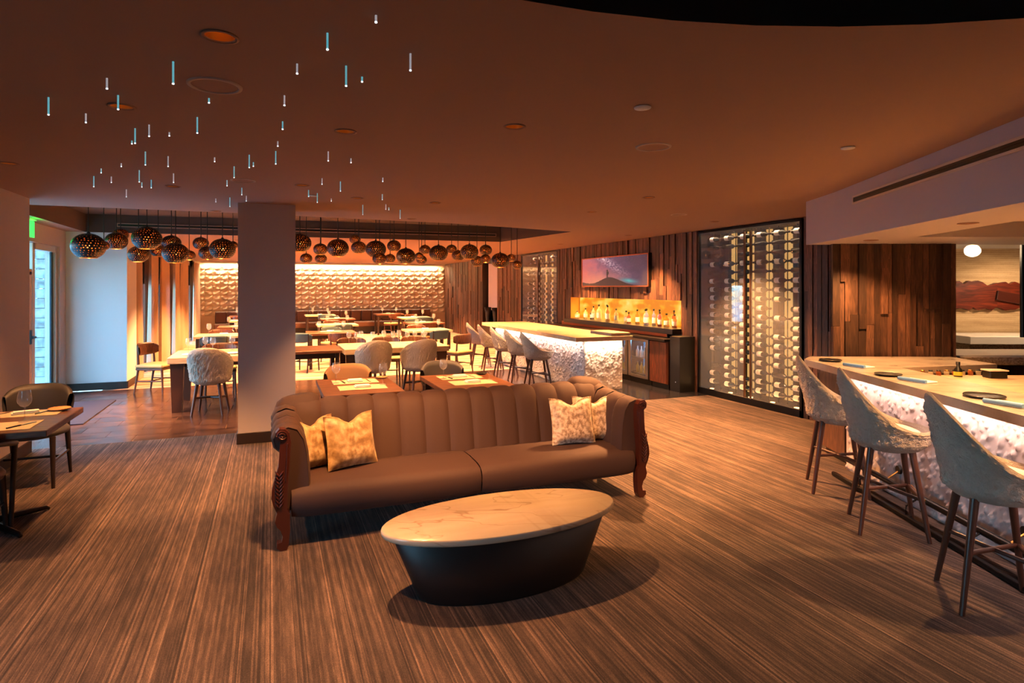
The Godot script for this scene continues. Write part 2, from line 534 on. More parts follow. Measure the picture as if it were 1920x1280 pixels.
func camera_and_sky() -> void:
	var cam := Camera3D.new()
	cam.name = "camera"
	add_child(cam)
	cam.position = Vector3(0, 1.70, 0)
	cam.rotation.y = -atan2(452.0, 1140.0)
	cam.near = 0.05
	cam.far = 200
	cam.projection = Camera3D.PROJECTION_FRUSTUM       # a level camera with the lens shifted down
	cam.size = 2.0 * 0.05 * 640.0 / 1140.0
	cam.frustum_offset = Vector2(0, -0.05 * 101.0 / 1140.0)
	cam.current = true
	var w := WorldEnvironment.new()
	w.name = "surroundings"
	add_child(w)
	var e := Environment.new()
	w.environment = e
	e.background_mode = Environment.BG_SKY
	var sm := ProceduralSkyMaterial.new()
	sm.sky_top_color = rgb(92, 168, 222)
	sm.sky_horizon_color = rgb(168, 218, 236)
	sm.ground_bottom_color = rgb(70, 96, 110)
	sm.ground_horizon_color = rgb(130, 170, 186)
	sm.sun_angle_max = 0
	var sk := Sky.new()
	sk.sky_material = sm
	e.sky = sk
	e.background_energy_multiplier = 17.0
	e.tonemap_mode = Environment.TONE_MAPPER_LINEAR
	e.tonemap_exposure = 1.0
	e.sdfgi_enabled = true
	e.ssao_enabled = true
	e.ssil_enabled = true

# recessed downlights: x, z, energy, half angle, what tells it apart
var DOWN := [
	[-0.174, -2.465, 7.0, 32, "large recessed downlight nearest the top edge, left of the speaker grille"],
	[-0.704, -3.6, 2.5, 30, "recessed downlight behind a hanging crystal rod at far left"],
	[0.409, -3.69, 17.0, 48, "recessed downlight above the left half of the oval coffee table"],
	[1.294, -3.223, 11.0, 34, "recessed downlight above the middle of the oval coffee table", Vector3(0.6, -2.1, -1.35)],
	[-1.806, -5.558, 8.0, 50, "recessed downlight over the small dining table by the left wall"],
	[-0.828, -6.266, 15.0, 30, "recessed downlight over the carpet in front of the square column"],
	[0.263, -5.772, 6.0, 36, "recessed downlight just right of the square column's top"],
	[0.825, -6.389, 10.0, 38, "recessed downlight above the left dining table behind the sofa"],
	[1.657, -6.439, 10.0, 38, "recessed downlight above the right dining table behind the sofa"],
	[3.626, -6.508, 40.0, 50, "recessed downlight in mid ceiling right of the pendant cluster"],
	[3.583, -5.255, 38.0, 46, "recessed downlight in the carpet aisle right of the sofa"],
	[5.738, -6.823, 26.0, 46, "recessed downlight close to the tall wine cabinet"],
	[5.847, -9.194, 34.0, 48, "recessed downlight in front of the screen wall"],
	[5.7, -11.6, 26.0, 48, "recessed downlight over the far end of the lit bar"],
	[-0.612, -8.1, 6.0, 46, "recessed downlight at the tray's front edge, left of the column"],
	[1.75, -8.05, 9.0, 46, "recessed downlight at the tray's front edge, over the tub chairs"],
	[3.4, -12.9, 50.0, 54, "recessed downlight beyond the right end of the ceiling tray"],
	[-0.6, -12.9, 50.0, 54, "recessed downlight beyond the left end of the ceiling tray"],
	[1.4, -12.9, 50.0, 54, "recessed downlight beyond the middle of the ceiling tray"],
]

func downlight(x: float, y: float, z: float, e: float, half: float, label: String, group: String, c := AMBER, aim := Vector3.DOWN) -> void:
	var t := thing("recessed_downlight", label, "downlight", Vector3(x, y, z), 0, group)
	if not shared.has("dl_trim"):
		shared.dl_trim = lt([Vector2(0.062, 0.004), Vector2(0.066, -0.004), Vector2(0.054, -0.006), Vector2(0.052, 0.002)], 24)
		shared.dl_cone = lt([Vector2(0.053, 0.0), Vector2(0.046, 0.04), Vector2(0.034, 0.085)], 24)
		shared.dl_lamp = lt([Vector2(0.034, 0.08), Vector2(0.02, 0.072), Vector2(0.0, 0.07)], 20)
	obj("trim", shared.dl_trim, M.ceiling, t)
	obj("reflector", shared.dl_cone, M.gold, t)
	obj("lamp", shared.dl_lamp, M.lamp, t)
	spot(t, Vector3(0, -0.012, 0), e, half, c, aim)

func structure() -> void:
	# ---- floors
	var s := mb()
	var A := func(s: SurfaceTool, x0, x1, z0, z1, k):
		flat(s)
		quad(s, Vector3(x0, 0, z0), Vector3(x1, 0, z0), Vector3(x1, 0, z1), Vector3(x0, 0, z1), Vector2(x0, z0) / k, Vector2(x1, z0) / k, Vector2(x1, z1) / k, Vector2(x0, z1) / k)
		box(s, Vector3((x0 + x1) / 2, -0.105, (z0 + z1) / 2), Vector3(x1 - x0, 0.2, z1 - z0))
	A.call(s, -3.6, 10.9, -7.8, 4.4, 3.2)
	struct("floor_carpet", done(s), M.carpet)
	s = mb()
	A.call(s, -2.6, 7.1, -23.8, -11.8, 3.0)
	struct("floor_dining", done(s), M.far_carpet)
	var fl := struct("floor_tiled", between(-3.4, 7.1, -0.2, -0.006, -11.8, -7.8), M.grout)
	var tw := 0.62
	var td := 0.31
	var tone := [M.tile, tri_mat(T.stone_tile, 0.7, 0.2, true, {"albedo_color": Color(0.85, 0.85, 0.85)}), tri_mat(T.stone_tile, 0.9, 0.25, true, {"albedo_color": Color(0.93, 0.9, 0.88)})]
	var r := 0
	var z := -7.8
	while z - td > -11.85:
		var x := -3.3 - (tw / 2 if r % 2 else 0.0)
		while x < 4.7:
			var a := maxf(x, -3.3)
			var b := minf(x + tw, 4.72)
			if b - a > 0.05:
				obj("tile", unit_piece(), tone[rng.randi() % 3], fl, put(Vector3((a + b) / 2, -0.006, z - td / 2), Vector3(b - a - 0.005, 0.012, td - 0.005)))
			x += tw
		z -= td
		r += 1
	struct("floor_bar", between(4.72, 6.5, -0.006, 0.002, -13.2, -7.8), M.bar_floor)
	# ---- ceiling: one slab with a shallow tray, a round recess and the holes of the downlights
	var ce := CSGCombiner3D.new()
	ce.name = "ceiling"
	ce.set_meta("kind", "structure")
	var plate := func(poly: Array, y0: float, d: float, op: int, par: Node, m: Material):
		var p := CSGPolygon3D.new()
		p.name = "plate"
		p.polygon = PackedVector2Array(poly)
		p.depth = d
		p.operation = op
		p.material = m
		p.rotation.x = PI / 2
		p.position.y = y0
		par.add_child(p, true)
	plate.call([Vector2(-3.6, -23.8), Vector2(10.9, -23.8), Vector2(10.9, 4.4), Vector2(-3.6, 4.4)], C, 0.3, CSGShape3D.OPERATION_UNION, ce, M.ceiling)
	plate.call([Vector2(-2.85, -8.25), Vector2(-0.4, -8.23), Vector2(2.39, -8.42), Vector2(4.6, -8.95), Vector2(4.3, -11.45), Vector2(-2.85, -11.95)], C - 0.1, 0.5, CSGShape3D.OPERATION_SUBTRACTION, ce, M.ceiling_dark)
	var ring := []
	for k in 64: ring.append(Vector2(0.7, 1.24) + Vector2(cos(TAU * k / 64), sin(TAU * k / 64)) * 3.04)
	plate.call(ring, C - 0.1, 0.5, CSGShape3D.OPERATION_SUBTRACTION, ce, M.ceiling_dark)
	for d in DOWN:
		var h := CSGCylinder3D.new()
		h.name = "hole"
		h.radius = 0.053
		h.height = 0.2
		h.sides = 24
		h.operation = CSGShape3D.OPERATION_SUBTRACTION
		h.position = Vector3(d[0], C, d[1])
		h.material = M.gold
		ce.add_child(h, true)
	add_child(ce)
	struct("ceiling_upper", between(-3.6, 10.9, C + 0.3, C + 0.4, -23.8, 4.4), M.ceiling_dark)
	# ---- left side
	struct("wall_left_pier", between(-3.6, -2.32, 0, C, -7.68, -6.6), M.paint)
	struct("baseboard_left", between(-2.32, -2.30, 0, 0.12, -7.68, -6.6), M.base)
	s = mb()            # window wall beside the small table, out of the picture
	for q in [[-6.6, -2.6, 0, C], [-0.6, 4.4, 0, C]]:
		box(s, Vector3(-3.5, (q[2] + q[3]) / 2, (q[0] + q[1]) / 2), Vector3(0.2, q[3] - q[2], q[1] - q[0]))
	box(s, Vector3(-3.5, 0.2, -1.1), Vector3(0.2, 0.4, 11.0))
	box(s, Vector3(-3.5, 2.46, -1.1), Vector3(0.2, 0.32, 11.0))
	struct("wall_left_front", done(s), M.front_panelling)
	var n := 0
	for q in [[-2.6, -0.6]]:
		n += 1
		var w := struct("window_%d" % n, between(-3.52, -3.51, 0.4, 2.3, q[0], q[1]), M.glass)
		obj("window_frame", between(-3.55, -3.46, 0.4, 2.3, (q[0] + q[1]) / 2 - 0.03, (q[0] + q[1]) / 2 + 0.03), M.frame_dark, w)
	s = mb()            # entrance recess
	for q in [[-11.96, -11.64, 0, C], [-7.9, -7.6, 0, C], [-11.64, -7.9, 2.35, C]]:
		box(s, Vector3(-3.22, (q[2] + q[3]) / 2, (q[0] + q[1]) / 2), Vector3(0.2, q[3] - q[2], q[1] - q[0]))
	struct("wall_left_entrance", done(s), M.paint)
	var w5 := struct("window_5", between(-3.225, -3.215, 0.06, 2.3, -11.6, -10.62), M.glass)
	s = mb()
	for q in [[-11.64, -11.55], [-10.66, -10.56]]: box(s, Vector3(-3.22, 1.17, (q[0] + q[1]) / 2), Vector3(0.13, 2.34, q[1] - q[0]))
	box(s, Vector3(-3.22, 2.30, -11.1), Vector3(0.13, 0.09, 0.98))
	box(s, Vector3(-3.22, 0.04, -11.1), Vector3(0.13, 0.08, 0.98))
	obj("window_frame", done(s), M.frame_white, w5)
	obj("gasket", between(-3.21, -3.19, 0.06, 2.28, -11.55, -11.47), M.frame_dark, w5)
	var d1 := struct("door_1", between(-3.225, -3.215, 0.1, 1.9, -10.45, -9.05), M.glass)
	s = mb()
	for q in [[-10.54, -10.44], [-9.06, -8.96]]: rbox(s, Vector3(-3.2, 0.97, (q[0] + q[1]) / 2), Vector3(0.09, 1.92, q[1] - q[0]), 0.006)
	rbox(s, Vector3(-3.2, 1.92, -9.75), Vector3(0.09, 0.09, 1.58), 0.006)
	rbox(s, Vector3(-3.2, 0.06, -9.75), Vector3(0.09, 0.1, 1.4), 0.006)
	obj("door_frame", done(s), mat(rgb(196, 150, 84), 0.45), d1)
	s = mb()
	tube(s, [Vector3(-3.15, 1.0, -10.46), Vector3(-3.09, 1.0, -10.46), Vector3(-3.08, 1.0, -10.30)], [0.016])
	rbox(s, Vector3(-3.15, 1.0, -10.47), Vector3(0.03, 0.2, 0.05), 0.006)
	obj("door_handle", done(s), M.metal_dark, d1)
	struct("window_6", between(-3.225, -3.215, 1.97, 2.3, -10.55, -8.96), M.glass)
	struct("window_10", between(-3.225, -3.215, 0.0, 2.35, -8.95, -7.9), M.glass)
	struct("wall_left_return", between(-3.4, -2.26, 0, C, -12.72, -11.94), M.white_paint)
	s = mb()
	rbox(s, Vector3(-2.69, 0.06, -11.93), Vector3(0.88, 0.12, 0.022), 0.004)
	rbox(s, Vector3(-2.25, 0.06, -12.33), Vector3(0.022, 0.12, 0.80), 0.004)
	struct("baseboard_entrance", done(s), M.base)
	s = mb()            # dining windows behind the curtains
	for q in [[-13.2, -12.7, 0, C], [-16.1, -14.4, 0, C], [-20.3, -17.5, 0, C], [-23.8, -21.9, 0, C], [-22.6, -13.1, 2.4, C], [-22.6, -13.1, 0, 0.08]]:
		box(s, Vector3(-2.5, (q[2] + q[3]) / 2, (q[0] + q[1]) / 2), Vector3(0.18, q[3] - q[2], q[1] - q[0]))
	struct("wall_left_dining", done(s), M.paint)
	n = 6
	for q in [[-14.4, -13.2], [-17.5, -16.1], [-21.9, -20.3]]:
		n += 1
		var w := struct("window_%d" % n, between(-2.52, -2.51, 0.08, 2.4, q[0], q[1]), M.glass)
		s = mb()
		for k in 3: box(s, Vector3(-2.5, 1.24, lerpf(q[0] + 0.03, q[1] - 0.03, k / 2.0)), Vector3(0.08, 2.32, 0.06))
		obj("window_frame", done(s), M.frame_dark, w)
	# ---- column
	struct("wall_column", between(-0.333, 0.255, 0, C, -7.80, -7.22), M.soffit)
	s = mb()
	rbox(s, Vector3(-0.039, 0.06, -7.51), Vector3(0.615, 0.12, 0.60), 0.004)
	struct("baseboard_column", done(s), M.base)
	# ---- far wall with its sculpted tiles
	var bw := struct("wall_back", between(-2.6, 7.1, 0, C, -23.8, -23.55), M.wall_tile_2)
	wall_tiles(bw)
	# ---- the long right wall: clad with staggered boards, open for two wine cabinets, a bottle niche and a doorway
	var seg := func(called: String, q: Array) -> Node:
		return struct(called, between(6.46, 6.70, q[2], q[3], q[0], q[1]), M.dark_wood)
	struct("wall_right_rear", between(6.96, 7.10, 0, C, -23.8, -5.40), M.dark_wood)
	planks(seg.call("wall_right_near", [-5.96, -5.40, 0, C]), -5.96, -5.40, 0, C, [], 0.085)
	var scr: Node = seg.call("wall_right_screen", [-12.58, -8.50, 1.48, C])
	planks(scr, -12.58, -8.50, 1.478, C, [], 0.088)
	seg.call("wall_right_under_niche", [-12.58, -8.50, 0, 0.905])
	planks(seg.call("wall_right_niche_end", [-8.49, -8.06, 0, C]), -8.50, -8.07, 0.0, C, [], 0.08)
	planks(seg.call("wall_right_niche_far_end", [-13.24, -12.59, 0, C]), -13.24, -12.58, 0.0, C, [], 0.085)
	planks(seg.call("wall_right_middle", [-17.5, -15.56, 0, C]), -17.5, -15.6, 0, C, [], 0.12)
	planks(seg.call("wall_right_far", [-23.5, -18.9, 0, C]), -23.5, -18.9, 0, C, [], 0.17)
	seg.call("wall_right_lintel", [-18.9, -17.5, 2.5, C])
	# ---- partition of boards behind the service bar, ceiling drop over the bar, back room
	var pt := struct("wall_partition", slab([vz(FP(3.22, 6.52)), vz(FP(4.51, 6.52)), vz(FP(4.51, 6.72)), Vector2(6.95, -5.42), Vector2(6.46, -5.38)], 0, C), M.dark_wood)
	plank_run(pt, Transform3D(Basis(Vector3(-cos(PHI), 0, -sin(PHI)), Vector3.UP, Vector3(sin(PHI), 0, -cos(PHI))), FP(4.51, 6.50)), 1.29, 0.0, 2.17, [], 0.068)
	var so := CSGCombiner3D.new()
	so.name = "ceiling_drop"
	so.set_meta("kind", "structure")
	plate.call([Vector2(5.06, -4.31), Vector2(3.75, -2.0), Vector2(2.6, 0.03), Vector2(10.9, 0.03), Vector2(10.9, -3.0), vz(FP(4.6, 6.6)), vz(FP(3.0, 6.6))], 2.16, C - 2.16, CSGShape3D.OPERATION_UNION, so, M.soffit)
	plate.call([Vector2(5.46, -3.78), Vector2(4.75, -2.54), Vector2(3.95, -1.2), Vector2(9, -1), Vector2(9, -2.4), Vector2(6.36, -3.42)], 2.1, 0.2, CSGShape3D.OPERATION_SUBTRACTION, so, M.soffit)
	for q in [[4.619, -2.831], [5.405, -4.195], [4.05, -1.75]]:
		var h := CSGCylinder3D.new()
		h.name = "hole"
		h.radius = 0.053
		h.height = 0.2
		h.sides = 24
		h.operation = CSGShape3D.OPERATION_SUBTRACTION
		h.position = Vector3(q[0], 2.16, q[1])
		h.material = M.gold
		so.add_child(h, true)
	add_child(so)
	struct("ceiling_back_room", between(3.9, 9.5, 2.25, C - 0.01, -8.9, -6.62), M.white_paint, self, Transform3D(Basis(Vector3.UP, -PHI), Vector3.ZERO))
	struct("wall_back_room", between(3.9, 9.6, 0, C, -8.95, -8.75), M.linen_wall, self, Transform3D(Basis(Vector3.UP, -PHI), Vector3.ZERO))
	# ---- the rest of the shell, out of the picture
	struct("wall_right_front", between(10.9, 11.1, 0, C, -8, 4.4), M.front_panelling)
	struct("wall_front", between(-3.6, 11.1, 0, C + 0.4, 4.4, 4.6), M.front_panelling)
	struct("wall_rear_corner", between(7.1, 11.1, 0, C, -9.2, -9.0), M.paint)

func vz(p: Vector3) -> Vector2:
	return Vector2(p.x, p.z)

func planks(par: Node, z0: float, z1: float, y0: float, y1: float, holes: Array, w: float) -> void:
	# along the right wall the boards run from z1 back to z0
	plank_run(par, Transform3D(Basis(Vector3(0, 0, -1), Vector3.UP, Vector3(1, 0, 0)), Vector3(WX + 0.012, 0, z1)), z1 - z0, y0, y1, holes.map(func(h): return [z1 - h[1], z1 - h[0], h[2], h[3]]), w)

func plank_run(par: Node, f: Transform3D, length: float, y0: float, y1: float, holes: Array, w: float) -> void:
	# f: x runs along the wall, z points into it
	var x := 0.0
	while x < length - 0.005:
		var ww := minf(w * rng.randf_range(0.7, 1.35), length - x)
		if length - x - ww < 0.03: ww = length - x
		var cuts := [y0]
		var nc := rng.randi_range(1, 2)
		for k in nc: cuts.append(lerpf(y0, y1, (k + rng.randf_range(0.15, 0.95)) / (nc + 0.3)))
		cuts.append(y1)
		for k in cuts.size() - 1:
			var parts := [[cuts[k], cuts[k + 1]]]
			for h in holes:
				if x + ww * 0.5 > h[0] and x + ww * 0.5 < h[1]:
					var next := []
					for p in parts:
						if p[0] < h[2]: next.append([p[0], minf(p[1], h[2])])
						if p[1] > h[3]: next.append([maxf(p[0], h[3]), p[1]])
					parts = next
			for p in parts:
				if p[1] - p[0] < 0.03: continue
				var th := rng.randf_range(0.018, 0.05)
				obj("board", unit_box(), M.planks[rng.randi() % 4], par, f * put(Vector3(x + ww / 2, (p[0] + p[1]) / 2, 0.012 - th / 2), Vector3(ww - 0.004, p[1] - p[0] - 0.003, th)))
		x += ww

func wall_tiles(par: Node) -> void:
	# sculpted tiles, each a folded leaf with a proud ridge
	var v := []
	for k in 3:
		var s := mb()
		var f := func(a: float, b: float):
			var ridge := absf(b - (0.5 + 0.28 * sin((a + k * 0.21) * TAU)))
			var h := 0.07 * maxf(0.0, 1.0 - ridge * 2.4) + 0.03 * a * (1 - b)
			if a <= 0.001 or a >= 0.999 or b <= 0.001 or b >= 0.999: h = 0.0
			return Vector3(a - 0.5, b - 0.5, h)
		grid(s, 5, 5, f)
		v.append(done(s))
	var hidden := mb()        # those behind the square column are joined
	for i in 36:
		for j in 10:
			var c := Vector3(-2.26 + 0.245 * i, 0.80 + 0.178 * j, -23.55)
			var xf := Transform3D(Basis.from_scale(Vector3(0.24, 0.174, 1.0)), c)
			if c.x > -1.0 and c.x < 0.75: hidden.append_from(v[(i * 2 + j) % 3], 0, xf)
			else: obj("tile", v[(i * 2 + j) % 3], M.wall_tile if rng.randf() < 0.7 else M.wall_tile_2, par, xf)
	obj("hidden_tiles", hidden.commit(), M.wall_tile, par).set_meta("kind", "stuff")

# ------------------------------------------------------------------ seats
func tub_shell(seat: float, bottom: float, back: float, R: float, sharp: float) -> ArrayMesh:
	# an upholstered bucket: the rim is high behind (-z) and sinks to the seat in front
	var s := mb()
	var fn := noise(1.0, 91, FastNoiseLite.TYPE_SIMPLEX_SMOOTH, 2)
	var f := func(a: float, b: float):
		var t := a * TAU
		var k := pow((1.0 - cos(t)) / 2.0, sharp)
		var rim := seat + 0.035 + back * k
		var lean := 0.07 * k
		var rows := [[0.0, bottom], [0.5, bottom], [0.78, bottom + 0.02], [0.95, bottom + 0.07], [1.01, lerpf(bottom + 0.1, rim, 0.4)], [1.05, lerpf(bottom + 0.1, rim, 0.75)], [1.05, rim - 0.012], [1.0, rim], [0.95, rim - 0.012], [0.92, lerpf(seat, rim, 0.6)], [0.86, lerpf(seat, rim, 0.2)], [0.78, seat], [0.0, seat]]
		var p := b * (rows.size() - 1)
		var i := mini(int(p), rows.size() - 2)
		var q := [lerpf(rows[i][0], rows[i + 1][0], p - i), lerpf(rows[i][1], rows[i + 1][1], p - i)]
		var up := clampf((q[1] - seat) / maxf(back, 0.01), 0, 1)
		# stitched leaf creases stand proud of the outside
		var cx := sin(t) * 3.4
		var cz := cos(t) * 3.4
		var wv := fn.get_noise_3d(cx * 0.8, q[1] * 9.0, cz * 0.8)
		var ridge := 1.0 - absf(fn.get_noise_3d(cx * 3.0 + wv * 2.2, q[1] * 24.0 + wv * 3.5, cz * 3.0)) * 3.0
		var vein := 1.0 - absf(fn.get_noise_3d(cx * 7.0 - wv, q[1] * 44.0, cz * 7.0 + 9.0)) * 2.6
		var rr := 1.0
		if p > 2.0 and p < 6.0: rr += (maxf(0, ridge) * 0.055 + maxf(0, vein) * 0.035) * clampf((p - 2.0) * 1.5, 0, 1) * clampf((6.0 - p) * 1.5, 0, 1)
		return Vector3(sin(t) * q[0] * R * rr, q[1], cos(t) * q[0] * R * rr * 1.04 - lean * up * 0.9 + 0.01)
	grid(s, 168, 84, f, 4.0, 2.0)
	return done(s)

func tub_seat(called: String, label: String, category: String, group: String, seat: float, back: float, R: float, sharp: float, wood: Material, rest: bool) -> Node3D:
	var t := thing(called, label, category, Vector3.ZERO, 0, group)
	var bottom := seat - 0.13
	obj("shell", tub_shell(seat, bottom, back, R, sharp), M.leaf_fabric, t)
	obj("seat_pad", done(lathe(mb(), [Vector2(0, seat + 0.035), Vector2(R * 0.6, seat + 0.03), Vector2(R * 0.8, seat + 0.01), Vector2(R * 0.82, seat - 0.02)], 24, Vector3(0, 0, 0.01))), M.seat_pad, t)
	var top := bottom + 0.03
	var foot := 0.205 if rest else 0.19
	for sx in [-1, 1]:
		for sz in [-1, 1]:
			obj("leg", tb([Vector3(sx * R * 0.52, top, sz * R * 0.52), Vector3(sx * foot, 0, sz * foot)], [0.023, 0.014], 8), wood, t)
	var at := func(sx, sz, y): return Vector3(sx * R * 0.52, top, sz * R * 0.52).lerp(Vector3(sx * foot, 0, sz * foot), (top - y) / top)
	var y := top * 0.46
	obj("stretcher", tb([at.call(-1, 1, y), at.call(1, 1, y)], [0.014], 8), wood, t)
	obj("stretcher", tb([at.call(-1, -1, y + 0.04), Vector3(0, y + 0.02, 0), at.call(1, 1, y)], [0.013], 8), wood, t)
	obj("stretcher", tb([at.call(1, -1, y + 0.04), Vector3(0, y + 0.02, 0), at.call(-1, 1, y)], [0.013], 8), wood, t)
	if rest: obj("foot_guard", tb([at.call(-1, 1, y) + Vector3(0, 0, 0.02), at.call(1, 1, y) + Vector3(0, 0, 0.02)], [0.006], 6), M.brass, t)
	return t

func arc_back(s: SurfaceTool, r: float, half: float, y0: float, y1: float, th: float, zc: float, droop := 0.0, lean := 0.0) -> SurfaceTool:
	# a bent back panel, open towards +z, with rounded upper and lower edges
	var f := func(a: float, b: float):
		var t := lerpf(-half, half, a)
		var e := pow(absf(a * 2 - 1), 4.0)
		var hi := y1 - droop * e
		var lo := y0 + droop * 0.7 * e
		var c := b * TAU
		var rr := r + th * 0.5 * cos(c) * (1.0 if absf(cos(c)) > 0.3 else 1.0)
		var y := lerpf(lo, hi, 0.5 + 0.5 * clampf(sin(c) * 1.25, -1, 1))
		rr += lean * (y - y0)
		return Vector3(sin(t) * rr, y, zc - cos(t) * rr)
	grid(s, 18, 12, f, 3.0, 2.0)
	return s

func wood_chair(called: String, label: String, group: String, back: Material, pad: Material, wood: Material) -> Node3D:
	var t := thing(called, label, "chair", Vector3.ZERO, 0, group)
	obj("seat", rb(Vector3(0, 0.44, 0.0), Vector3(0.47, 0.06, 0.46), 0.022), pad, t)
	obj("seat_frame", rb(Vector3(0, 0.395, 0.0), Vector3(0.45, 0.04, 0.44), 0.008), wood, t)
	obj("backrest", done(arc_back(mb(), 0.30, 0.92, 0.60, 0.80, 0.026, 0.05, 0.05, 0.12)), back, t)
	for sx in [-1, 1]:
		obj("leg", tb([Vector3(sx * 0.20, 0.42, 0.20), Vector3(sx * 0.215, 0, 0.225)], [0.02, 0.013]), wood, t)
		obj("leg", tb([Vector3(sx * 0.20, 0.78, -0.20), Vector3(sx * 0.20, 0.43, -0.18), Vector3(sx * 0.205, 0, -0.25)], [0.014, 0.02, 0.013]), wood, t)
		obj("stretcher", tb([Vector3(sx * 0.207, 0.2, 0.21), Vector3(sx * 0.202, 0.2, -0.21)], [0.01]), wood, t)
	obj("stretcher", tb([Vector3(-0.2, 0.2, 0), Vector3(0.2, 0.2, 0)], [0.01]), wood, t)
	return t

func padded_chair(called: String, label: String, group: String, back: Material, pad: Material, wood: Material, arms := false) -> Node3D:
	var t := thing(called, label, "chair", Vector3.ZERO, 0, group)
	var s := mb()
	lathe(s, [Vector2(0, 0.41), Vector2(0.2, 0.41), Vector2(0.262, 0.43), Vector2(0.275, 0.46), Vector2(0.25, 0.49), Vector2(0.15, 0.502), Vector2(0, 0.505)], 28, Vector3(0, 0, 0.01), 1.0, 0.95)
	obj("seat", done(s), pad, t)
	obj("backrest", done(arc_back(mb(), 0.31, 0.85, 0.52, 0.83, 0.06, 0.07, 0.09, 0.10)), back, t)
	for sx in [-1, 1]:
		obj("leg", tb([Vector3(sx * 0.20, 0.43, 0.19), Vector3(sx * 0.215, 0, 0.23)], [0.024, 0.014]), wood, t)
		obj("leg", tb([Vector3(sx * 0.21, 0.66 if not arms else 0.64, -0.20), Vector3(sx * 0.205, 0.42, -0.19), Vector3(sx * 0.21, 0, -0.27)], [0.016, 0.024, 0.014]), wood, t)
		obj("stretcher", tb([Vector3(sx * 0.208, 0.22, 0.21), Vector3(sx * 0.208, 0.22, -0.23)], [0.011]), wood, t)
		if arms:
			obj("armrest", tb([Vector3(sx * 0.27, 0.62, 0.22), Vector3(sx * 0.285, 0.66, 0.05), Vector3(sx * 0.25, 0.70, -0.18)], [0.02, 0.022, 0.018]), wood, t)
			obj("arm_post", tb([Vector3(sx * 0.27, 0.63, 0.21), Vector3(sx * 0.235, 0.02, 0.24)], [0.019, 0.015]), wood, t)
	obj("stretcher", tb([Vector3(-0.207, 0.22, 0), Vector3(0.207, 0.22, 0)], [0.011]), wood, t)
	return t

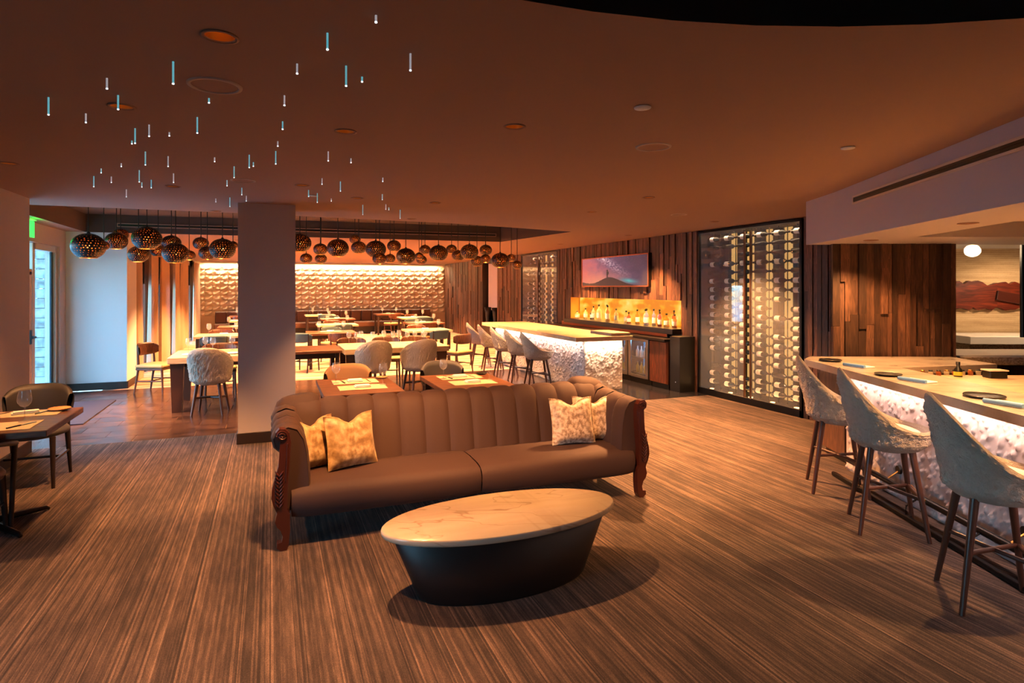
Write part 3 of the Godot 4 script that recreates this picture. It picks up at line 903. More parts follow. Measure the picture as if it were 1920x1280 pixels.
func sofa() -> void:
	# x 0.03 .. 2.84, front z -4.22, back z -5.1
	var t := thing("sofa", "long brown channel-back sofa with rolled arms and carved mahogany legs", "sofa", Vector3(1.435, 0, -4.62))
	var H := 1.40                                   # half the width
	# seat: two long cushions over a deep front
	for k in [-1, 1]:
		var s := mb()
		var x0 := -1.31 if k < 0 else 0.004
		var x1 := -0.004 if k < 0 else 1.31
		var prof := [Vector2(0.40, 0.19), Vector2(0.415, 0.24), Vector2(0.42, 0.30), Vector2(0.41, 0.35), Vector2(0.375, 0.385), Vector2(0.30, 0.40), Vector2(0.1, 0.408), Vector2(-0.1, 0.40), Vector2(-0.16, 0.30), Vector2(-0.16, 0.19), Vector2(0.40, 0.19)]
		var f := func(a: float, b: float):
			var p: float = b * (prof.size() - 1)
			var i := mini(int(p), prof.size() - 2)
			var q: Vector2 = prof[i].lerp(prof[i + 1], p - i)
			var e := 1.0 - pow(absf(a * 2 - 1), 10.0)
			return Vector3(lerpf(x0, x1, a), lerpf(0.30, q.y, 0.90 + 0.10 * e), q.x * (0.97 + 0.03 * e))
		grid(s, 24, 20, f)
		obj("seat_cushion", done(s), M.sofa, t)
	obj("seat_base", rb(Vector3(0, 0.25, -0.14), Vector3(2.55, 0.12, 0.62), 0.01), M.sofa, t)
	# back: upright channels that roll over the top
	var bp := [Vector2(-0.06, 0.34), Vector2(-0.09, 0.50), Vector2(-0.13, 0.66), Vector2(-0.17, 0.77), Vector2(-0.22, 0.825), Vector2(-0.29, 0.84), Vector2(-0.36, 0.82), Vector2(-0.40, 0.76), Vector2(-0.39, 0.69), Vector2(-0.34, 0.62), Vector2(-0.33, 0.30), Vector2(-0.33, 0.2)]
	var nch := 13
	var w := 2.56 / nch
	var ch := done(channel(mb(), bp, w, 0.02))
	for k in nch: obj("back_channel", ch, M.sofa, t, Transform3D(Basis(), Vector3(-1.28 + w * k, 0, 0)))
	for sx in [-1, 1]:          # the rolled wings where back and arms meet
		var s := mb()
		var f := func(a: float, b: float):
			var an := a * TAU
			var r := 0.115 * sqrt(maxf(0.0, 1.0 - pow(b * 2 - 1, 4.0)))
			return Vector3(sx * (1.06 + 0.37 * b), 0.785 - 0.05 * b * b + sin(an) * r, -0.32 + cos(an) * r * 1.1)
		grid(s, 20, 10, f)
		obj("back_wing", done(s), M.sofa, t)
	# arms: rolls from front to back, stitched into channels
	var ap := [Vector2(1.20, 0.34), Vector2(1.205, 0.48), Vector2(1.215, 0.60), Vector2(1.235, 0.70), Vector2(1.275, 0.765), Vector2(1.33, 0.785), Vector2(1.39, 0.765), Vector2(1.42, 0.715), Vector2(1.41, 0.66), Vector2(1.37, 0.62), Vector2(1.345, 0.56), Vector2(1.36, 0.40), Vector2(1.365, 0.22)]
	for sx in [-1, 1]:
		for k in 4:
			var s := mb()
			var za := 0.375 - 0.175 * k
			var rise := [0.0, 0.004, 0.014, 0.03]
			var f := func(a: float, b: float):
				var p: float = b * (ap.size() - 1)
				var i := mini(int(p), ap.size() - 2)
				var q: Vector2 = ap[i].lerp(ap[i + 1], p - i)
				var d: Vector2 = (ap[i + 1] - ap[i]).normalized()
				var nn := Vector2(-d.y, d.x) * 0.016 * (1.0 - pow(absf(a * 2 - 1), 4.0))
				q += nn
				return Vector3(sx * q.x, q.y + rise[k] * clampf((q.y - 0.5) * 4.0, 0, 1), za - 0.175 * a)
			grid(s, 8, 24, f)
			obj("arm_channel", done(s), M.sofa, t)
		var fs := mb()
		var fp := PackedVector2Array()
		for q in ap: fp.append(Vector2(sx * q.x, q.y))
		prism(fs, fp, func(p, h): return Vector3(p.x, p.y, h), 0.372, 0.362)
		obj("arm_facing", done(fs), M.sofa, t)
	# carved front posts running into cabriole legs
	var lg := [Vector2(2.827, 0.762), Vector2(2.822, 0.725), Vector2(2.801, 0.708), Vector2(2.805, 0.618), Vector2(2.809, 0.551), Vector2(2.827, 0.482), Vector2(2.849, 0.398), Vector2(2.853, 0.345), Vector2(2.84, 0.294), Vector2(2.818, 0.245), Vector2(2.831, 0.19), Vector2(2.818, 0.155), Vector2(2.796, 0.13), Vector2(2.783, 0.09), Vector2(2.790, 0.055), Vector2(2.818, 0.05), Vector2(2.820, 0.02), Vector2(2.796, 0.0), Vector2(2.761, 0.0), Vector2(2.748, 0.03), Vector2(2.74, 0.12), Vector2(2.74, 0.23), Vector2(2.755, 0.26), Vector2(2.755, 0.399), Vector2(2.740, 0.564), Vector2(2.733, 0.698), Vector2(2.744, 0.756), Vector2(2.77, 0.784), Vector2(2.805, 0.788)]
	for sx in [-1, 1]:
		var poly := PackedVector2Array()
		for p in lg: poly.append(Vector2((p.x - 1.42) * sx, p.y))
		var s := mb()
		prism(s, poly, func(p, h): return Vector3(p.x, p.y, h), 0.36, 0.425)
		var post := obj("carved_post", done(s), M.mahogany, t)
		s = mb()                # scroll, husk and leaf carving
		var sc := []
		var sr := []
		for k in 22:
			var an := k * 0.62
			var rr := 0.034 * (1.0 - k / 24.0)
			sc.append(Vector3(sx * (1.366 + cos(an) * rr), 0.742 + sin(an) * rr, 0.427))
			sr.append(0.0065)
		tube(s, sc, sr, 6)
		for k in 9:
			var y := 0.30 + k * 0.025
			for e in [-1, 1]:
				tube(s, [Vector3(sx * 1.385, y - 0.02, 0.424), Vector3(sx * (1.385 + e * 0.014), y, 0.430), Vector3(sx * (1.385 + e * 0.026), y + 0.018, 0.424)], [0.004, 0.008, 0.002], 5)
		tube(s, [Vector3(sx * 1.345, 0.45, 0.425), Vector3(sx * 1.34, 0.55, 0.428), Vector3(sx * 1.335, 0.69, 0.425)], [0.005, 0.006, 0.005], 5)
		obj("carving", done(s), M.mahogany, post)
		obj("rear_leg", tb([Vector3(sx * 1.28, 0.22, -0.28), Vector3(sx * 1.30, 0.1, -0.31), Vector3(sx * 1.30, 0, -0.34)], [0.032, 0.024, 0.018]), M.mahogany, t)
	# cushions
	pillow("gold crushed-velvet cushion in the left corner of the sofa", Vector3(0.30, 0.408, -4.57), 0.47, M.velvet, 0.36)
	pillow("gold velvet cushion leaning right of the left corner cushion", Vector3(0.555, 0.408, -4.50), 0.33, M.velvet, 0.38)
	pillow("pale mottled cushion on the sofa, left of the right-hand pair", Vector3(2.33, 0.408, -4.48), -0.10, M.cream_velvet, 0.38)
	pillow("pale gold cushion tucked behind its twin by the sofa's right arm", Vector3(2.56, 0.408, -4.53), -0.22, M.cream_velvet, 0.37)

func channel(s: SurfaceTool, prof: Array, w: float, bulge: float) -> SurfaceTool:
	var f := func(a: float, b: float):
		var p: float = b * (prof.size() - 1)
		var i := mini(int(p), prof.size() - 2)
		var q: Vector2 = prof[i].lerp(prof[i + 1], p - i)
		var d: Vector2 = (prof[mini(i + 1, prof.size() - 1)] - prof[maxi(i - 1, 0)]).normalized()
		var nn := Vector2(d.y, -d.x) * bulge * (1.0 - pow(absf(a * 2 - 1), 4.0))
		q += nn
		return Vector3(w * a, q.y, q.x)
	return grid(s, 10, 26, f)

func pillow(label: String, at: Vector3, turn: float, m: Material, size: float) -> void:
	# a square cushion, corners pulled out, top edge chopped in the middle; leans back a little
	var t := thing("cushion", label, "cushion", at, turn, "scatter cushions on the sofa")
	var s := mb()
	for side in [-1, 1]:
		var f := func(a: float, b: float):
			var u := a * 2 - 1
			var v := b * 2 - 1
			var th := 0.075 * pow((1.0 - pow(u, 4.0)) * (1.0 - pow(v, 4.0)), 0.7)
			var pinch := 1.0 - 0.07 * (1.0 - u * u) * v * v
			var pinch2 := 1.0 - 0.07 * (1.0 - v * v) * u * u
			var y: float = v * pinch * size / 2 + size / 2
			y -= 0.055 * exp(-pow(u * 3.0, 2)) * clampf(v, 0, 1) * pow(b, 3.0)
			y = maxf(y, 0.012 * (1.0 - absf(u)))
			return Vector3(u * pinch2 * size / 2, y, side * th).rotated(Vector3.RIGHT, -0.26)
		grid(s, 18, 18, f, 1.0 if side > 0 else -1.0)
	obj("cover", done(s), m, t)
	var pts := []
	for k in 41:
		var q := k / 40.0 * 4.0
		var e := int(minf(q, 3.999))
		var p := q - e
		var u: float = [lerpf(-1, 1, p), 1.0, lerpf(1, -1, p), -1.0][e]
		var v: float = [-1.0, lerpf(-1, 1, p), 1.0, lerpf(1, -1, p)][e]
		var y: float = v * (1.0 - 0.07 * (1.0 - u * u) * v * v) * size / 2 + size / 2
		y -= 0.055 * exp(-pow(u * 3.0, 2)) * clampf(v, 0, 1)
		pts.append(Vector3(u * (1.0 - 0.07 * (1.0 - v * v) * u * u) * size / 2, maxf(y, 0.004), 0).rotated(Vector3.RIGHT, -0.26))
	obj("piping", tb(pts, [0.004], 5), m, t)

func coffee_table() -> void:
	var t := thing("coffee_table", "low oval coffee table with veined marble top and dark tapered base", "table", Vector3(1.262, 0, -3.30))
	t.rotation.y = 0.03
	obj("base", lt([Vector2(0, 0.0), Vector2(0.72, 0.0), Vector2(0.735, 0.01), Vector2(0.94, 0.362), Vector2(0, 0.362)], 56, 0.70, 0.315), M.table_base, t)
	obj("marble_top", lt([Vector2(0, 0.362), Vector2(0.975, 0.362), Vector2(0.995, 0.368), Vector2(1.0, 0.378), Vector2(1.0, 0.388), Vector2(0.995, 0.396), Vector2(0.985, 0.40), Vector2(0, 0.40)], 72, 0.715, 0.325), M.marble, t)

# ------------------------------------------------------------------ tableware
func glass_parts(t: Node3D, m: Material) -> void:
	if not shared.has("gl_bowl"):
		shared.gl_bowl = lt([Vector2(0.004, 0.095), Vector2(0.022, 0.102), Vector2(0.037, 0.122), Vector2(0.041, 0.145), Vector2(0.037, 0.175), Vector2(0.030, 0.205)], 20)
		shared.gl_stem = lt([Vector2(0.0, 0.004), Vector2(0.004, 0.006), Vector2(0.0032, 0.05), Vector2(0.005, 0.097)], 8)
		shared.gl_foot = lt([Vector2(0.0, 0.0), Vector2(0.034, 0.0), Vector2(0.034, 0.002), Vector2(0.006, 0.007), Vector2(0.0, 0.008)], 20)
	obj("bowl", shared.gl_bowl, m, t)
	obj("stem", shared.gl_stem, m, t)
	obj("foot", shared.gl_foot, m, t)

func wine_glass(label: String, at: Vector3, group: String, k := 1.0) -> void:
	var t := thing("wine_glass", label, "glass", at, 0, group)
	glass_parts(t, M.wine_glass)
	t.scale = Vector3.ONE * k

func cutlery(called: String, label: String, at: Vector3, turn: float, group := "table knives and forks") -> void:
	var t := thing(called, label, "cutlery", at, turn, group)
	if called == "knife":
		obj("blade", rb(Vector3(0, 0.003, -0.06), Vector3(0.018, 0.003, 0.11), 0.001), M.steel, t)
		obj("handle", rb(Vector3(0, 0.004, 0.045), Vector3(0.016, 0.008, 0.10), 0.003), M.dark_wood, t)
	else:
		obj("handle", rb(Vector3(0, 0.004, 0.04), Vector3(0.012, 0.006, 0.11), 0.002), M.steel, t)
		for k in 3: obj("tine", rb(Vector3(-0.007 + 0.007 * k, 0.004, -0.045), Vector3(0.003, 0.003, 0.06), 0.001), M.steel, t)

func plate(label: String, at: Vector3, r: float, m: Material, group := "plates") -> void:
	var t := thing("plate", label, "plate", at, 0, group)
	obj("dish", lt([Vector2(0, 0.002), Vector2(r * 0.6, 0.0), Vector2(r, 0.012), Vector2(r * 0.98, 0.016), Vector2(r * 0.62, 0.006), Vector2(0, 0.006)], 32), m, t)
	obj("rim", lt([Vector2(r * 0.97, 0.0165), Vector2(r, 0.0135), Vector2(r * 1.01, 0.015), Vector2(r * 0.99, 0.019), Vector2(r * 0.97, 0.0165)], 32), m, t)

func placemat(label: String, at: Vector3, turn: float, w := 0.42, d := 0.30) -> void:
	var o := obj("placemat", rb(Vector3(0, 0.0015, 0), Vector3(w, 0.003, d), 0.001), M.placemat)
	o.position = at
	o.rotation.y = turn
	tag(o, label, "placemat", "straw placemats")

func napkin(label: String, at: Vector3, turn: float, w := 0.16, d := 0.09, m: Material = null) -> void:
	var t := thing("napkin", label, "napkin", at, turn, "folded napkins")
	obj("fold", rb(Vector3(0, 0.006, 0), Vector3(w, 0.012, d), 0.004), M.linen, t)
	if m: obj("roll", tb([Vector3(-w / 2, 0.016, d / 2 - 0.01), Vector3(w / 2, 0.016, d / 2 - 0.01)], [0.014], 10), m, t)
	else: obj("fold", rb(Vector3(0.004, 0.017, 0.003), Vector3(w * 0.92, 0.010, d * 0.85), 0.004), M.linen, t)

func table(called: String, label: String, at: Vector3, size: Vector3, top: Material, legs: String, group := "") -> Node3D:
	var t := thing(called, label, "table", at, 0, group)
	var th := 0.045 if legs != "panel" else 0.085
	obj("table_top", rb(Vector3(0, size.y - th / 2, 0), Vector3(size.x, th, size.z), 0.004), top, t)
	var lx := size.x / 2 - 0.07
	var lz := size.z / 2 - 0.07
	if legs == "pedestal":
		obj("column", rb(Vector3(0, (size.y - th) / 2 + 0.02, 0), Vector3(0.09, size.y - th - 0.04, 0.09), 0.006), M.metal_dark, t)
		obj("top_plate", rb(Vector3(0, size.y - th - 0.011, 0), Vector3(0.3, 0.02, 0.3), 0.003), M.metal_dark, t)
		for k in 4:
			var a := PI / 4 + k * PI / 2
			var d := Vector3(cos(a), 0, sin(a))
			obj("foot", tb([d * 0.04 + Vector3(0, 0.05, 0), d * 0.38 + Vector3(0, 0.028, 0), d * 0.40 + Vector3(0, 0.014, 0)], [0.026, 0.018, 0.014], 8), M.metal_dark, t)
	elif legs == "panel":
		for sx in [-1, 1]:
			for sz in [-1, 1]:
				var s := mb()
				var poly := PackedVector2Array([Vector2(-0.085, size.y - th), Vector2(0.085, size.y - th), Vector2(0.06, 0), Vector2(-0.06, 0)])
				prism(s, poly, func(p, h): return Vector3(sx * (size.x / 2 - 0.11) + p.x, p.y, h), sz * (size.z / 2 - 0.05), sz * (size.z / 2 - 0.13))
				obj("leg", done(s), M.leg_wood, t)
		obj("apron", rb(Vector3(0, size.y - th - 0.03, 0), Vector3(size.x - 0.3, 0.06, size.z - 0.3), 0.004), M.leg_wood, t)
	else:
		for sx in [-1, 1]:
			for sz in [-1, 1]: obj("leg", rb(Vector3(sx * lx, (size.y - th) / 2, sz * lz), Vector3(0.06, size.y - th, 0.06), 0.004), M.dark_wood, t)
		for sz in [-1, 1]: obj("apron", rb(Vector3(0, size.y - th - 0.04, sz * lz), Vector3(size.x - 0.2, 0.08, 0.025), 0.003), M.dark_wood, t)
	return t

# ------------------------------------------------------------------ wine cabinets
func bottle_meshes() -> void:
	shared.wb = lt([Vector2(0, 0.004), Vector2(0.03, 0.0), Vector2(0.037, 0.006), Vector2(0.0375, 0.185), Vector2(0.033, 0.205), Vector2(0.016, 0.235), Vector2(0.0145, 0.25), Vector2(0.0145, 0.297), Vector2(0, 0.3)], 14)
	shared.wl = lt([Vector2(0.0381, 0.05), Vector2(0.0384, 0.051), Vector2(0.0384, 0.135), Vector2(0.0381, 0.136)], 14)
	shared.cb = lt([Vector2(0, 0), Vector2(0.03, 0), Vector2(0.031, 0.11), Vector2(0.013, 0.15), Vector2(0.012, 0.19), Vector2(0, 0.19)], 12)
	shared.cc = lt([Vector2(0.0135, 0.18), Vector2(0.0135, 0.196), Vector2(0, 0.198)], 10)
	shared.wf = lt([Vector2(0.0152, 0.245), Vector2(0.0158, 0.248), Vector2(0.0158, 0.30), Vector2(0.013, 0.302), Vector2(0, 0.302)], 12)

func wine_cabinet(z0: float, z1: float, label: String, where: String) -> void:
	var t := thing("wine_cabinet", label, "wine cabinet", Vector3(WX, 0, (z0 + z1) / 2))
	var L := z1 - z0
	var H := 2.60
	var s := mb()
	box(s, Vector3(0.24, 0.04, 0), Vector3(0.5, 0.08, L))
	box(s, Vector3(0.24, H - 0.015, 0), Vector3(0.5, 0.03, L))
	for e in [-1, 1]: box(s, Vector3(0.24, H / 2, e * (L / 2 - 0.01)), Vector3(0.5, H, 0.02))
	obj("case", done(s), M.charcoal, t)
	var x := -L / 2 + 0.02
	var k := 0
	while x < L / 2 - 0.03:
		var w: float = minf([0.22, 0.15, 0.20, 0.17][k % 4], L / 2 - 0.02 - x)
		if k % 2: obj("lit_back_panel", between(0.455, 0.46, 0.08, H - 0.03, x, x + w), M.lit_panel, t)
		else: obj("back_board", between(0.435, 0.47, 0.08, H - 0.03, x, x + w), M.cabinet_board, t)
		x += w
		k += 1
	var fr := mb()
	for e in [-1, 1]: rbox(fr, Vector3(0.0, H / 2, e * (L / 2 - 0.02)), Vector3(0.05, H, 0.04), 0.004)
	rbox(fr, Vector3(0, 0.05, 0), Vector3(0.05, 0.10, L), 0.004)
	rbox(fr, Vector3(0, H - 0.015, 0), Vector3(0.05, 0.03, L), 0.004)
	obj("frame", done(fr), M.metal_dark, t)
	for e in [-0.06, 0.06]: obj("mullion", rb(Vector3(-0.005, H / 2, e + 0.05), Vector3(0.03, H - 0.16, 0.022), 0.003), M.mullion, t)
	obj("glass_pane", between(-0.004, 0.002, 0.1, H - 0.03, -L / 2 + 0.04, 0.0), M.glass, t)
	obj("glass_pane", between(-0.004, 0.002, 0.1, H - 0.03, 0.10, L / 2 - 0.04), M.glass, t)
	var ncol := 6
	var pitch := (L - 0.06) / ncol
	for i in ncol:
		for e in [0.06, 0.22]:
			obj("rack_post", between(0.215, 0.225, 0.08, H - 0.03, -L / 2 + 0.04 + pitch * i + e, -L / 2 + 0.05 + pitch * i + e), M.metal_dark, t)
	for i in 5:
		var u := obj("uplight", lt([Vector2(0, 0.0), Vector2(0.03, 0.0), Vector2(0.034, 0.012), Vector2(0.02, 0.014), Vector2(0, 0.012)], 14), M.lamp, t, Transform3D(Basis(), Vector3(0.1, 0.082, -L / 2 + 0.2 + i * (L - 0.4) / 4)))
		u.set_meta("label", "small glowing uplight")
	area(t, Transform3D(Basis(Vector3.RIGHT, -PI / 2), Vector3(0.12, H - 0.04, 0)), Vector2(0.05, L - 0.2), 0.6, CREAM)
	area(t, Transform3D(Basis(Vector3.RIGHT, PI / 2), Vector3(0.1, 0.10, 0)), Vector2(0.05, L - 0.2), 0.4, WARM)
	for row in 18:
		var y := 0.20 + row * 0.1335
		for i in ncol:
			if rng.randf() < 0.04: continue
			var dark: bool = row in [15, 16, 13] or (row == 2 and i % 2 == 0)
			var b := thing("wine_bottle", "%s wine bottle, %s from left, %s row down, %s" % ["dark" if dark else "white-labelled", nth(i + 1), nth(18 - row), where], "bottle", Vector3(WX + 0.17, y, z0 + 0.05 + pitch * i + rng.randf_range(-0.008, 0.008)), 0, "wine bottles, " + where)
			b.rotation.x = PI / 2
			obj("glass_body", shared.wb, M.bottle, b)
			if not dark: obj("paper_label", shared.wl, M.paper, b)
			obj("foil_capsule", shared.wf, M.foil, b)

# ------------------------------------------------------------------ screen, niche and back bar
func spirit(label: String, at: Vector3, h: float, r: float, m: Material, square: bool) -> void:
	var t := thing("spirit_bottle", label, "bottle", at, 0, "spirit bottles in the lit niche")
	var n := h * 0.62
	obj("glass_body", lt([Vector2(0, 0), Vector2(r, 0.0), Vector2(r, n), Vector2(r * 0.75, n + h * 0.06), Vector2(r * 0.36, n + h * 0.12), Vector2(r * 0.33, h * 0.9), Vector2(0, h * 0.9)], 4 if square else 14), m, t)
	obj("label_band", lt([Vector2(r * 1.02, n * 0.25), Vector2(r * 1.03, n * 0.27), Vector2(r * 1.03, n * 0.75), Vector2(r * 1.02, n * 0.77)], 4 if square else 14), M.paper, t)
	obj("stopper", lt([Vector2(0, h * 0.89), Vector2(r * 0.4, h * 0.89), Vector2(r * 0.4, h), Vector2(0, h)], 10), M.black, t)

func bar_wall() -> void:
	var t := thing("television", "wide flat screen showing a starry night sky above a hilltop figure", "television", Vector3(WX - 0.04, 1.715, -10.63))
	obj("casing", between(-0.03, 0.06, 0, 0.62, -1.27, 1.27), M.black, t)
	var fr := mb()
	for e in [-1, 1]: rbox(fr, Vector3(-0.03, 0.31, e * 1.258), Vector3(0.02, 0.62, 0.024), 0.003)
	for y in [0.012, 0.608]: rbox(fr, Vector3(-0.03, y, 0), Vector3(0.02, 0.024, 2.54), 0.003)
	obj("frame", done(fr), M.copper, t)
	var s := flat(mb())
	quad(s, Vector3(-0.032, 0.6, -1.246), Vector3(-0.032, 0.6, 1.246), Vector3(-0.032, 0.02, 1.246), Vector3(-0.032, 0.02, -1.246))
	obj("screen_display", done(s), glow(Color.WHITE, 1.0, T.screen), t)
	# lit niche with bottles
	var n := thing("bottle_niche", "recessed bar niche with glowing amber onyx back and black ledge", "bar shelf", Vector3(WX, 0.90, -10.54))
	s = flat(mb())
	quad(s, Vector3(0.235, 0.58, -2.04), Vector3(0.235, 0.58, 2.04), Vector3(0.235, 0.09, 2.04), Vector3(0.235, 0.09, -2.04))
	obj("backlit_onyx_panel", done(s), glow(Color.WHITE, 1.15, T.onyx), n)
	var am := mat(rgb(232, 150, 60), 0.4)
	for e in [-1, 1]: obj("side_cheek", between(0.0, 0.235, 0.09, 0.578, e * 2.04, e * 2.032), am, n)
	obj("ledge", rb(Vector3(0.03, 0.055, 0), Vector3(0.42, 0.09, 4.07), 0.004), M.black, n)
	area(n, Transform3D(Basis(Vector3.UP, PI / 2), Vector3(0.22, 0.34, 0)), Vector2(4.0, 0.45), 2.2, Color(1.0, 0.7, 0.32))
	var zs := [-12.35, -12.05, -11.85, -11.6, -11.45, -11.2, -11.0, -10.75, -10.45, -10.2, -9.98, -9.78, -9.6, -9.44, -9.33, -9.18, -9.05, -8.9, -8.75]
	var hs := [0.17, 0.24, 0.22, 0.30, 0.34, 0.34, 0.33, 0.27, 0.24, 0.22, 0.28, 0.29, 0.31, 0.31, 0.30, 0.26, 0.24, 0.30, 0.24]
	var ms := [M.clear_bottle, M.clear_bottle, M.black, M.clear_bottle, M.clear_bottle, M.clear_bottle, M.amber, M.clear_bottle, M.clear_bottle, M.red_bottle, M.amber, M.clear_bottle, M.blue_bottle, M.blue_bottle, M.blue_bottle, M.red_bottle, M.amber, M.red_bottle, M.amber]
	for i in 19:
		spirit("liquor bottle standing %s from the left in the glowing amber niche" % nth(i + 1), Vector3(WX + 0.05 + 0.05 * (i % 3), 1.0, zs[i]), hs[i], 0.042 if i % 4 else 0.052, ms[i], i in [8, 12, 13, 15])
	# back bar
	var w := thing("back_bar_worktop", "dark narrow worktop running under the bottle niche", "worktop", Vector3(6.235, 0.80, -10.85))
	obj("slab", rb(Vector3(0, 0.02, 0), Vector3(0.33, 0.04, 4.8), 0.004), M.black, w)
	obj("splash_trim", rb(Vector3(0.15, 0.08, 0), Vector3(0.02, 0.08, 4.1), 0.003), M.copper, w)
	var unit := func(called: String, label: String, za: float, zb: float) -> Node3D:
		var u := thing(called, label, "cabinet" if called != "drinks_fridge" else "fridge", Vector3(6.28, 0, (za + zb) / 2))
		var hw := (zb - za) / 2 - 0.004
		if called == "drinks_fridge":
			var bs := mb()
			for e in [-1, 1]: box(bs, Vector3(0, 0.44, e * (hw - 0.012)), Vector3(0.32, 0.71, 0.024))
			for y in [0.10, 0.78]: box(bs, Vector3(0, y, 0), Vector3(0.32, 0.03, hw * 2))
			box(bs, Vector3(0.148, 0.44, 0), Vector3(0.024, 0.71, hw * 2))
			obj("body", done(bs), M.metal_dark, u)
		else: obj("body", rb(Vector3(0, 0.44, 0), Vector3(0.32, 0.71, hw * 2), 0.003), M.leg_wood, u)
		obj("kickboard", between(-0.12, 0.14, 0.002, 0.09, -(zb - za) / 2 + 0.005, (zb - za) / 2 - 0.005), M.black, u)
		return u
	var u: Node3D = unit.call("back_bar_cabinet", "plain orange-brown wooden cabinet beside the drinks fridges", -8.93, -8.44)
	obj("door", rb(Vector3(-0.17, 0.44, 0), Vector3(0.02, 0.69, 0.475), 0.003), tri_mat(T.walnut, 0.8, 0.45, true, {"albedo_color": Color(1.0, 0.72, 0.5)}), u)
	for k in 2:
		u = unit.call("drinks_fridge", ["glass-door drinks fridge next to the orange-brown cabinet, glowing blue", "glass-door drinks fridge partly hidden by the lit bar's end"][k], -9.60 - 0.66 * k, -8.94 - 0.66 * k)
		var dr := obj("door", done(fridge_frame()), M.steel, u)
		obj("glass_pane", between(-0.178, -0.172, 0.15, 0.75, -0.235, 0.235), M.glass, dr)
		obj("handle", tb([Vector3(-0.21, 0.25, 0.27), Vector3(-0.21, 0.65, 0.27)], [0.01]), M.steel, dr)
		obj("interior_light_panel", between(0.12, 0.125, 0.13, 0.76, -0.28, 0.28), glow(rgb(40, 130, 190), 0.9), u)
		for y in [0.16, 0.44]: obj("shelf", between(-0.14, 0.12, y, y + 0.008, -0.29, 0.29), M.steel, u)
		omni(u, Vector3(-0.06, 0.72, 0), 0.06, rgb(120, 190, 240), 0.03)
		for q in 8:
			var row := q / 4
			var b := thing("chilled_bottle", "%s bottle %s from left on the %s shelf of %s" % ["white" if row else "yellow", nth(q % 4 + 1), ["lower", "upper"][row], ["the nearer fridge", "the half-hidden fridge"][k]], "bottle", Vector3(6.21, [0.169, 0.449][row], -9.27 - 0.66 * k - 0.18 + 0.12 * (q % 4)), 0, "bottles in the drinks fridges")
			obj("glass_body", shared.cb, M.paper if row else M.yellow_bottle, b)
			obj("cap", shared.cc, M.steel, b)
	for k in 4:
		u = unit.call("back_bar_cabinet", "dark wooden under-counter cabinet, %s beyond the drinks fridges" % nth(k + 1), -10.84 - 0.58 * k, -10.27 - 0.58 * k)
		var cd := obj("door", rb(Vector3(-0.17, 0.44, 0), Vector3(0.02, 0.68, 0.54), 0.003), M.walnut, u)
		obj("handle", tb([Vector3(-0.19, 0.7, -0.1), Vector3(-0.19, 0.7, 0.1)], [0.006]), M.steel, cd)
	u = thing("black_pedestal", "tall black pedestal cabinet at the near end of the back bar", "cabinet", Vector3(6.28, 0, -8.25))
	obj("body", rb(Vector3(0, 0.45, 0), Vector3(0.30, 0.90, 0.26), 0.004), M.black, u)
	obj("power_light", lt([Vector2(0, 0), Vector2(0.006, 0), Vector2(0, 0.004)], 8), glow(Color.WHITE, 2.0), u, Transform3D(Basis(Vector3.BACK, PI / 2), Vector3(-0.15, 0.16, 0.02)))

func fridge_frame() -> SurfaceTool:
	var s := mb()
	for e in [-1, 1]: rbox(s, Vector3(-0.175, 0.445, e * 0.275), Vector3(0.024, 0.69, 0.08), 0.003)
	for y in [0.12, 0.77]: rbox(s, Vector3(-0.175, y, 0), Vector3(0.024, 0.05, 0.47), 0.003)
	return s

func relief(w: float, h: float, sd: int, amp: float, fx: float, fy: float) -> ArrayMesh:
	# a rough cast panel facing +z, from (0, 0) to (w, h)
	var n := noise(1.0, sd, FastNoiseLite.TYPE_CELLULAR, 1)
	n.cellular_return_type = FastNoiseLite.RETURN_DISTANCE2_SUB
	var n2 := noise(1.0, sd + 1, FastNoiseLite.TYPE_SIMPLEX_SMOOTH, 2)
	var nu := int(w / 0.0125)
	var nv := int(h / 0.0125)
	var f := func(a: float, b: float):
		var x := a * w
		var y := b * h
		var k := n2.get_noise_2d(x * fx * 1.6, y * fy * 1.6) + 0.35 * n.get_noise_2d(x * fx, y * fy)
		var z := amp * (smoothstep(0.02, 0.22, k) * 0.6 + 0.4 * smoothstep(-0.5, 0.6, n2.get_noise_2d(x * fx * 0.3 + 40, y * fy * 0.25)))
		return Vector3(x, y, z if a > 0 and a < 1 and b > 0 and b < 1 else 0.0)
	return done(grid(mb(), nu, nv, f))

